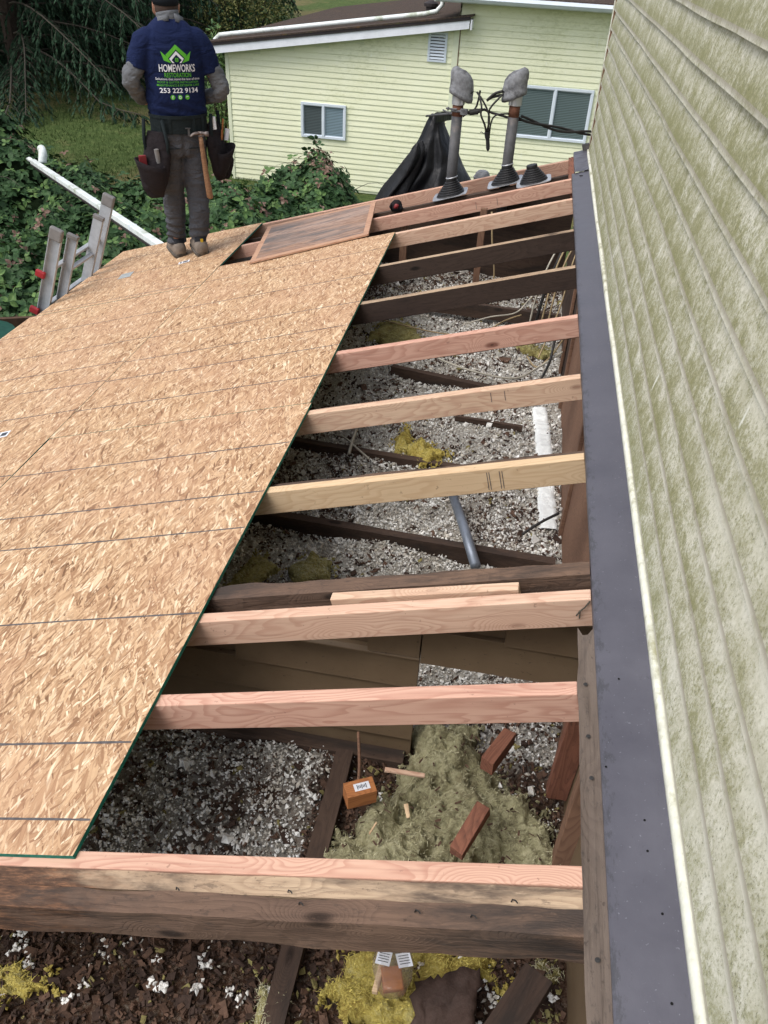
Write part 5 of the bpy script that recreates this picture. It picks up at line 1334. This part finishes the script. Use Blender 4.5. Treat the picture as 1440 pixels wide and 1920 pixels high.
pr_ = quadstrip([[(LX - .007, 1.099), (LX + .007, 1.099), (LX + .007, 1.096), (LX - .007, 1.096)], [(LX - .007, 1.088), (LX + .007, 1.088), (LX + .007, 1.085), (LX - .007, 1.085)], [(LX - .007, 1.099), (LX - .004, 1.099), (LX - .004, 1.085), (LX - .007, 1.085)], [(LX + .004, 1.099), (LX + .007, 1.099), (LX + .007, 1.085), (LX + .004, 1.085)]])
printed('icon_mark', pr_, M['prwhite'], .0032)
printed('icon_mark', quadstrip([[(LX + .040, 1.096), (LX + .056, 1.098), (LX + .056, 1.095), (LX + .040, 1.092)]]), M['prwhite'], .0032)
# trousers
b = MB()
b.loft([((0, 0, .985), (.165, 0, 0), (0, .115, 0)), ((0, -.002, .90), (.172, 0, 0), (0, .122, 0)), ((0, -.008, .82), (.176, 0, 0), (0, .128, 0)), ((0, -.004, .75), (.166, 0, 0), (0, .118, 0)), ((0, .0, .71), (.13, 0, 0), (0, .10, 0))], 26)
for s in (-1, 1):
    F_ = FLt if s < 0 else FRt
    b.tube([(s * .085, -.006, .80), (s * .084, .0 + F_.y * .15, .66), (s * .080, .010 + F_.y * .45, .45 + F_.z * .5), (s * .075, F_.y * .75 + .012, .27 + F_.z), (F_.x, F_.y + .045, F_.z + .15), (F_.x, F_.y + .05, F_.z + (.10 if s < 0 else .125))], [.095, .093, .079, .074, .068, .070], 20, sub=4)
def legfold(c):
    k = max(0, .32 - c.z) * 2.4
    return .006 * fbm((c.x * 8, c.y * 8, c.z * 9), 1, 3) + .012 * k * math.sin(c.z * 120 + 4 * fbm((c.x * 5, c.y * 5, 1), 1, 2)) + .006 * fbm((c.x * 6, c.y * 6 + 3, c.z * 28), 1, 2) - .010 * math.exp(-(c.x / .018) ** 2) * (c.y < 0) * (c.z > .68)
rb = remesh(b, .0085, 3, legfold); tr = rb.build('trousers', M['pants'], person, PM, smooth=True, fix=False)
for s in (-1, 1):
    b = MB(); b.box((s * .085, -.128, .775), (.11, .004, .004), jit=.001); b.build('pocket_seam', M['belt'], tr, PM)
# shoes
for s, F_ in ((-1, FLt), (1, FRt)):
    tz = R(-2); 
    b = MB(); up_ = [(-.050, .052, .045, .040), (-.01, .066, .052, .050), (.05, .064, .050, .052), (.12, .050, .038, .056), (.19, .036, .027, .054), (.24, .026, .014, .036)]
    secs = [((F_.x + s * .01 * y * 4, F_.y + y, F_.z + .020 + h * .55), (wd, 0, 0), (0, 0, h)) for y, h, hh, wd in up_]
    b.loft(secs, 18); sh = b.build('shoe', M['shoe'], person, PM, smooth=True)
    b = MB(); secs = [((F_.x + s * .01 * y * 4, F_.y + y, F_.z + .014), (wd + .005, 0, 0), (0, 0, .017)) for y, h, hh, wd in up_]
    b.loft(secs, 18, p=3.2); b.build('sole', M['sole'], sh, PM, smooth=True)
    b = MB(); b.loft([((F_.x, F_.y + .005, F_.z + .055), (.047, 0, 0), (0, .056, 0)), ((F_.x, F_.y + .012, F_.z + .095), (.043, 0, 0), (0, .050, 0)), ((F_.x, F_.y + .02, F_.z + .135), (.048, 0, 0), (0, .052, 0))], 18); b.build('ankle_collar', M['sock'], sh, PM, smooth=True)
    if s > 0:
        b = MB(); b.box((F_.x, F_.y - .041, F_.z + .112), (.018, .006, .030)); b.build('heel_tab', M['yellow'], sh, PM)

# tool belt
tb = thing('tool_belt', (-2.40, 5.70, -1.13), 'black tool belt with two bulging pouches hanging on the worker hips', 'tool belt', rz=PH)
def bandring(mb, z, hw, rx, ry, y0=0, tilt=0.0, n=40):
    P = [[], [], [], []]
    for j in range(n):
        a = 2 * math.pi * j / n; c = Vector((rx * math.cos(a), ry * math.sin(a) + y0, z + tilt * math.cos(a))); o_ = Vector((math.cos(a), math.sin(a), 0)) * .006
        for k, q in enumerate((c - Vector((0, 0, hw)), c + Vector((0, 0, hw)), c + Vector((0, 0, hw)) + o_, c - Vector((0, 0, hw)) + o_)): P[k].append(q)
    rings = [[P[k][j] for k in range(4)] for j in range(n)]; rings.append(rings[0])
    mb.ring(rings, True, False)
b = MB(); bandring(b, .935, .040, .186, .138); b.build('padded_belt', M['belt'], tb, PM, smooth=False)
b = MB(); bandring(b, .885, .018, .187, .139); bandring(b, .97, .010, .1925, .1445); b.build('webbing', M['belt'], tb, PM)
b = MB(); b.box((.035, -.146, .88), (.014, .008, .05)); b.box((.03, -.150, .905), (.035, .004, .006)); b.build('loop', M['steel'], tb, PM, bevel=.001)
for x in (-.135, -.085, .075, .14):
    b = MB(); yy = -.146 * math.sqrt(max(.1, 1 - (x / .20) ** 2)); b.box((x, yy, .92), (.020, .008, .10), Matrix.Rotation(x * 1.2, 3, 'Z')); b.build('belt_loop', M['belt'], tb, PM, bevel=.002)
def pouch(cx_, cy_, zt0, label, s, ang):
    Mz = Matrix.Rotation(ang, 3, 'Z')
    def T(x, y, z): return Vector((cx_, cy_, zt0)) + Mz @ (Vector((x, y, z)) * (1.25 if s < 0 else 1.12))
    b = MB()
    b.loft([(T(0, 0, -.02), Mz @ Vector((.062, 0, 0)), Mz @ Vector((0, .022, 0))), (T(0, -.02, -.14), Mz @ Vector((.098, 0, .0)), Mz @ Vector((0, .042, 0))), (T(s * .02, -.03, -.22), Mz @ Vector((.108, 0, 0)), Mz @ Vector((0, .052, 0))), (T(s * .03, -.03, -.30), Mz @ Vector((.088, 0, 0)), Mz @ Vector((0, .046, 0))), (T(s * .03, -.02, -.36), Mz @ Vector((.045, 0, 0)), Mz @ Vector((0, .028, 0)))], 22, p=2.6)
    r_ = remesh(b, .008, 1, lambda c: .008 * fbm((c.x * 10, c.y * 10, c.z * 9), 1, 3)); pch = r_.build('pouch', M['pouch'], tb, PM, smooth=True, fix=False)
    # flared outer pocket
    b = MB(); rings = []
    for zz, a_, b_, oy, ox in ((-.335, .040, .028, -.035, .02), (-.27, .068, .040, -.055, .02), (-.20, .078, .048, -.072, .02), (-.165, .084, .052, -.080, .02), (-.165, .078, .046, -.080, .02), (-.22, .068, .038, -.070, .02)):
        rings.append([T(ox * s + a_ * math.cos(t), oy + b_ * math.sin(t), zz + .02 * math.cos(t) * s) for t in [2 * math.pi * k / 22 for k in range(22)]])
    b.ring(rings); b.build('outer_pocket', M['pouch'], pch, PM, smooth=True)
    b = MB(); b.tube([T(ox_, -.025, z_) for ox_, z_ in ((-.05, .04), (-.06, -.06), (-.05, -.16))], .012, 8); b.tube([T(.05, -.02, .04), T(.07, -.02, -.08), T(.06, -.03, -.18)], .012, 8); b.build('strap', M['belt'], pch, PM, smooth=True)
    return pch, T
pl, TL = pouch(-.175, -.075, .905, 'l', -1, R(-32))
pr2, TR = pouch(.225, .0, .93, 'r', 1, R(50))
b = MB(); b.box(TL(-.06, -.075, -.16), (.05, .03, .07), jit=.003); b.build('red_tool', M['pouchred'], pl, PM, bevel=.004)
b = MB(); b.tube([TL(.02, -.05, -.17), TL(.015, -.055, -.10)], .016, 10); b.build('tool_handle', M['aluplast'], pl, PM)
b = MB(); b.tube([TR(-.03, -.03, .02), TR(-.03, -.035, -.05)], .015, 10); b.build('white_tube', M['white'], pr2, PM)
b = MB(); b.tube([TR(.075, -.055, -.13), TR(.095, -.06, -.065)], .017, 10); b.build('white_tube', M['white'], pr2, PM)
b = MB(); b.tube([TR(.03, -.05, -.12), TR(.05, -.055, .0)], .006, 6); b.tube([TR(.02, -.05, -.12), TR(.025, -.055, -.06)], .005, 6); b.build('pencil', M['orange'], pr2, PM)
b = MB(); b.tube([TR(.05, -.05, -.20), TR(.09, -.06, -.25), TR(.07, -.05, -.33), TR(.06, -.05, -.36)], [.03, .036, .028, .016], 12, sub=3); b.build('glove', M['pouch'], pr2, PM, smooth=True)
# hammer hanging at the right back hip
hm = thing('hammer', (-2.40, 5.70, -1.17), 'claw hammer with a worn wooden handle hanging from the belt loop behind the worker', 'hammer', rz=PH)
hx = .108; hy = -.158
b = MB(); b.loft([((hx, hy, .865), (.015, 0, 0), (0, .015, 0)), ((hx + .004, hy - .004, .80), (.016, 0, 0), (0, .015, 0)), ((hx + .016, hy - .008, .62), (.019, 0, 0), (0, .017, 0)), ((hx + .026, hy - .01, .52), (.022, 0, 0), (0, .018, 0)), ((hx + .032, hy - .01, .455), (.023, 0, 0), (0, .018, 0)), ((hx + .034, hy - .01, .445), (.014, 0, 0), (0, .014, 0))], 14); b.build('handle', M['hickory'], hm, frame(PM @ Vector((hx, hy, .9)), PM.to_3x3() @ Vector((.05, 0, -1)), (0, -1, 0)) if False else PM, smooth=True)
b = MB(); b.tube([(hx + .055, hy - .002, .868), (hx + .034, hy - .002, .868), (hx + .030, hy - .002, .868), (hx + .012, hy, .872), (hx - .012, hy, .872)], [.017, .017, .012, .013, .014], 14)
for s in (-1, 1): b.tube([(hx - .010, hy + s * .006, .873), (hx - .040, hy + s * .008, .872), (hx - .070, hy + s * .010, .855)], [.010, .0075, .004], 8, sub=3)
b.build('head', M['hsteel'], hm, PM, smooth=True)
b = MB(); b.tube([(hx - .016, hy + .012, .862), (hx - .016, hy - .014, .858), (hx + .020, hy - .014, .858), (hx + .022, hy + .012, .862)], .004, 6); b.build('hammer_loop', M['steel'], tb, PM)

# ------------------------------------------------------------------ brambles
rv = random.Random(21)
def hb(x, y):
    h = -3.42 + .34 * fbm((x, y, 3), .75, 3) + .16 * fbm((x, y, 8), 2.6, 3)
    h += 2.5 * math.exp(-((x + 9.5) ** 2 / 3.6 + (y - 10.6) ** 2 / 5.0)) + .25 * fbm((x, y, 5), 1.7, 2)
    h += .45 * math.exp(-((x + 3.2) ** 2 / 1.1 + (y - 13.3) ** 2 / 1.6)) + .25 * math.exp(-((x + 4.9) ** 2 / .3 + (y - 12.4) ** 2 / .3))
    def ss(a, b, v): t = max(0, min(1, (v - a) / (b - a))); return t * t * (3 - 2 * t)
    yb = 12.3 + (1.3 if x > -4.2 else 0) * ss(-4.4, -3.6, x) + .3 * fbm((x, 1, 1), .8, 2) + max(0, -x - 7) * .35
    k = 1 - ss(yb - .3, yb + .5, y)
    xr = -1.0 + (y - 7) * -.17
    k *= 1 - ss(xr - 1.3, xr + .4, x)
    k *= ss(6.3, 6.9, y) if x > -3.1 else 1
    k *= 1 - ss(-3.75, -3.3, x) * (1 if y < 6.6 else 0)
    k *= ss(1.5, 3.0, y)
    return -4.6 + (h + 4.6) * k, k
def bramble(label, name, x0, x1, y0, y1, n, test, drymul=1.0):
    root = thing(name, ((x0 + x1) / 2, (y0 + y1) / 2, -4.5), label, 'bramble')
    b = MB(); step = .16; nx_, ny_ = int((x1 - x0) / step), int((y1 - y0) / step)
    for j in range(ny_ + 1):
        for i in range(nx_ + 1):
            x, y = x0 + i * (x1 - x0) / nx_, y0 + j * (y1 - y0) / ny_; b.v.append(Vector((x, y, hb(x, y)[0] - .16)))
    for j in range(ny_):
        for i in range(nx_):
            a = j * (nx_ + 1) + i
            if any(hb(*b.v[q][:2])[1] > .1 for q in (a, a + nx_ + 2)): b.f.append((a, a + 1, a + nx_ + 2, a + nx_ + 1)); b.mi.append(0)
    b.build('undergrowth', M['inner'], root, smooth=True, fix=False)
    b = MB(); c = 0; tries = 0
    while c < n and tries < n * 6:
        tries += 1
        x, y = rv.uniform(x0, x1), rv.uniform(y0, y1)
        if not test(x, y): continue
        z, k = hb(x, y)
        if k < .12 or z < -4.45: continue
        c += 1
        dep = abs(rv.gauss(0, .09)) ; up = rv.random() < .14
        ctr = Vector((x, y, z - dep + (rv.uniform(0, .24) if up else 0)))
        e = .12; gx = (hb(x + e, y)[0] - z) / e; gy = (hb(x, y + e)[0] - z) / e
        nrm = Vector((-gx * .6 + rv.gauss(0, .42), -gy * .6 + rv.gauss(0, .42) - .25, 1)).normalized()
        dryp = .04 + (.55 if z > -3.15 and x > -4.2 and y > 12.2 else 0) * drymul + (.10 if up else 0)
        mi = 2 if rv.random() < dryp else (1 if rv.random() < .16 + (.12 if up else 0) else 0)
        a0 = rv.uniform(0, 6.28); m3 = nrm.to_track_quat('Z', 'Y').to_matrix()
        sz = rv.uniform(.038, .062) * (.7 if mi == 2 else 1)
        for q in range(3):
            a = a0 + (q - 1) * 1.5; dv = Vector((math.cos(a), math.sin(a), 0)); pv = Vector((-dv.y, dv.x, 0)); s_ = sz * (1.15 if q == 1 else .9)
            dr = rv.uniform(-.25, .05); pts = [(.15, 0, 0), (.6, .52, .05), (1.3, .58, .02), (2.05, 0, dr), (1.3, -.58, .02), (.6, -.52, .05)]
            vs = [ctr + m3 @ ((dv * px_ + pv * py_) * s_ + Vector((0, 0, pz_ * s_ * 2))) for px_, py_, pz_ in pts]
            b.add(vs, [(0, 1, 2, 3), (0, 3, 4, 5)], mi)
    b.build('foliage', [M['leaf'], M['leaf2'], M['leafdry']], root, fix=False)
    b = MB()
    for i in range(n // 260):
        x, y = rv.uniform(x0, x1), rv.uniform(y0, y1)
        if not test(x, y): continue
        z, k = hb(x, y)
        if k < .5: continue
        a = rv.uniform(0, 6.28); L = rv.uniform(.5, 1.2); d = Vector((math.cos(a), math.sin(a), 0))
        pts = [Vector((x, y, z - .1)) + d * L * t + Vector((0, 0, .5 * t * (1 - t) * L)) for t in (0, .25, .5, .75, 1)]
        b.tube(pts, [.006, .005, .004, .003, .002], 5)
    if b.v: tag(b.build('canes', M['twig'], root, fix=False), kind='stuff')
    return root
bramble('tall bramble bank on the far left, rising behind the ladder and downspout end', 'bramble_bank', -12.5, -6.0, 2.0, 15.0, 14500, lambda x, y: x < -6.0)
bramble('broad bramble hedge between the roof eave and the lawn, behind the worker', 'bramble_hedge', -6.0, -4.15, 1.8, 14.0, 10500, lambda x, y: True)
bramble('bramble hedge below the far roof edge, right of the worker up to the black sheeting', 'bramble_hedge', -4.15, -1.0, 6.2, 15.2, 14500, lambda x, y: y > 6.2)

# ------------------------------------------------------------------ trees
def conifer(loc, H, Rr, seed, label, n_limb=54, zstart=.9, group=None, dens=1.0):
    rc = random.Random(seed); root = thing('conifer_tree', loc, label, 'conifer', group)
    O = Vector(loc)
    b = MB(); b.tube([O + Vector((0, 0, -.3)), O + Vector((.05, 0, H * .4)), O + Vector((0, .05, H * .8)), O + Vector((0, 0, H))], [.30, .22, .10, .02], 10); b.build('trunk', M['trunk'], root)
    tw = MB(); nd = MB()
    for i in range(n_limb):
        t = (i + rc.random()) / n_limb; z0 = zstart + (H - zstart - .3) * t ** 1.15; L = (Rr * (1 - t) ** .8 + .4) * rc.uniform(.75, 1.1); a = i * 2.4 + rc.uniform(-.3, .3)
        d = Vector((math.cos(a), math.sin(a), 0)); side = Vector((-d.y, d.x, 0)); path = []
        for k in range(9):
            s_ = k / 8; path.append(O + d * L * s_ + side * (.15 * L * math.sin(s_ * 2 + seed + i) * s_) + Vector((0, 0, z0 + .22 * L * s_ - .50 * L * s_ * s_)))
        for k in range(len(path)):
            if path[k].z < O.z + .25: path[k].z = O.z + .25 + .1 * rc.random()
        tw.tube(path, [.030 * (1 - t * .6) * (1 - k / 9.5) + .005 for k in range(9)], 5)
        nb_ = int(L / .17 * dens)
        for q in range(nb_):
            s_ = .14 + .86 * (q + rc.random()) / nb_; f = s_ * 8; i0 = min(int(f), 7); base = path[i0].lerp(path[i0 + 1], f - i0)
            sg = 1 if q % 2 else -1; bl = (.35 + .55 * (1 - abs(s_ - .55))) * rc.uniform(.6, 1.1) * (.5 + .12 * Rr)
            dd = (side * sg * rc.uniform(.25, .9) + d * rc.uniform(.2, .8)).normalized(); pts = []
            for k in range(5):
                u = k / 4; pts.append(base + dd * bl * u * (1 - .35 * u) + Vector((0, 0, -bl * (.15 * u + .75 * u * u))))
            tw.tube(pts, [.007, .005, .004, .003, .002], 4, cap=False)
            for k in range(int(15 * dens)):
                u = (k + rc.random()) / (15 * dens); f2 = u * 4; j0 = min(int(f2), 3); p = pts[j0].lerp(pts[j0 + 1], f2 - j0)
                ll = rc.uniform(.12, .26); o1 = Vector((rc.gauss(0, 1), rc.gauss(0, 1), 0)).normalized()
                tip = p + dd * ll * .35 + o1 * ll * .40 + Vector((0, 0, -ll * rc.uniform(.45, 1.0)))
                wv = o1.cross(Vector((0, 0, 1))) * rc.uniform(.020, .038)
                m_ = p.lerp(tip, .5)
                nd.add([p, m_ + wv, tip, m_ - wv], [(0, 1, 2, 3)])
    tw.build('branches', M['twig'], root, fix=False); nd.build('needles', M['needle'], root, fix=False)
    return root
def dup_tree(root, loc, rz, sc, label):
    r_ = root.copy(); COL.objects.link(r_); r_.matrix_basis = Matrix.Translation(loc) @ Matrix.Rotation(rz, 4, 'Z') @ Matrix.Diagonal((sc, sc, sc, 1)); r_['label'] = label
    for ch in root.children:
        c = ch.copy(); COL.objects.link(c); c.parent = r_
    return r_
GT = 'dark conifers behind the lawn'
tA = conifer((-15.2, 24.6, -4.5), 12.5, 6.4, 5, 'large drooping conifer at the upper left corner, boughs hanging over the lawn', 104, .7, GT, 1.35)
tB = conifer((-14.0, 30.6, -4.5), 12.0, 5.2, 9, 'dark conifer right behind the worker head', 92, .3, GT, 1.2)
dup_tree(tB, (-20.0, 26.5, -4.5), 2.1, 1.1, 'shadowy conifer behind the large drooping one at the far left')
dup_tree(tB, (-18.6, 31.5, -4.5), 1.0, 1.15, 'dark conifer in the gap between the drooping one and the worker')
dup_tree(tB, (-14.9, 37.0, -4.3), 3.7, 1.1, 'conifer standing left of the distant bright lawn, above the wing roof eave')
dup_tree(tA, (-24.5, 34.0, -4.3), 4.2, 1.25, 'hardly lit conifer deep in the upper left shade')
dup_tree(tA, (-19.5, 41.0, -4.1), .6, 1.2, 'rearmost dark conifer seen through the boughs')
dup_tree(tB, (-27.0, 26.5, -4.5), 5.1, 1.2, 'outermost dark conifer at the left edge of the photo')

def shrub(loc, rx, ry, rz_, n, label, mats, lsz=.05, name='shrub', stem=True):
    root = thing(name, loc, label, 'shrub' if name == 'shrub' else 'tree'); b = MB(); O = Vector(loc); sd_ = rv.uniform(0, 99)
    for i in range(n):
        th = rv.uniform(0, 6.28); ph = math.acos(rv.uniform(-.25, 1)); r_ = rv.uniform(.55, 1.0) ** .5 * (1 + .35 * fbm((math.cos(th) * 2 + sd_, math.sin(th) * 2, ph * 2), 1, 3))
        p = O + Vector((rx * r_ * math.sin(ph) * math.cos(th), ry * r_ * math.sin(ph) * math.sin(th), rz_ * .35 + rz_ * .65 * r_ * math.cos(ph)))
        nrm = Vector((rv.gauss(0, .7), rv.gauss(0, .7), 1)).normalized(); m3 = nrm.to_track_quat('Z', 'Y').to_matrix(); a = rv.uniform(0, 6.28); dv = Vector((math.cos(a), math.sin(a), 0)); pv = Vector((-dv.y, dv.x, 0)); s_ = lsz * rv.uniform(.7, 1.4)
        b.add([p, p + m3 @ (dv * s_ + pv * s_ * .45), p + m3 @ (dv * 2 * s_ + Vector((0, 0, -.3 * s_))), p + m3 @ (dv * s_ - pv * s_ * .45)], [(0, 1, 2, 3)], 0 if rv.random() < .7 else 1)
    b.build('foliage', mats, root, fix=False)
    b = MB()
    for i in range(7):
        a = rv.uniform(0, 6.28); b.tube([O + Vector((0, 0, -.1)), O + Vector((rx * .3 * math.cos(a), ry * .3 * math.sin(a), rz_ * .4)), O + Vector((rx * .7 * math.cos(a), ry * .7 * math.sin(a), rz_ * .75))], [.04, .025, .01], 6)
    b.build('stems', M['trunk'], root, fix=False)
    return root
M['yleaf'] = leafmat('yellowing_leaf', (.11, .12, .03), (.19, .19, .05), (.28, .24, .09), .6)
shrub((-12.3, 36.0, -4.3), 2.3, 1.8, 3.4, 9000, 'olive shrub with yellowing leaves just left of the distant bright lawn', [M['leaf'], M['yleaf']], .06)
shrub((-10.3, 31.0, -4.4), 1.6, 1.6, 3.0, 7000, 'yellow-flecked shrub behind the low end of the wing roof', [M['yleaf'], M['leaf']], .05)
shrub((-6.75, 18.4, -4.5), .35, .5, 2.6, 1500, 'leafy climber at the left corner of the neighbour house below the eave', [M['leaf2'], M['leaf']], .05)
sp_ = shrub((-11.9, 14.4, -4.5), 1.25, 1.2, 5.1, 5200, 'light green broadleaf sapling entering the frame at the top left edge', [M['leaf2'], M['yleaf']], .07, name='young_tree')
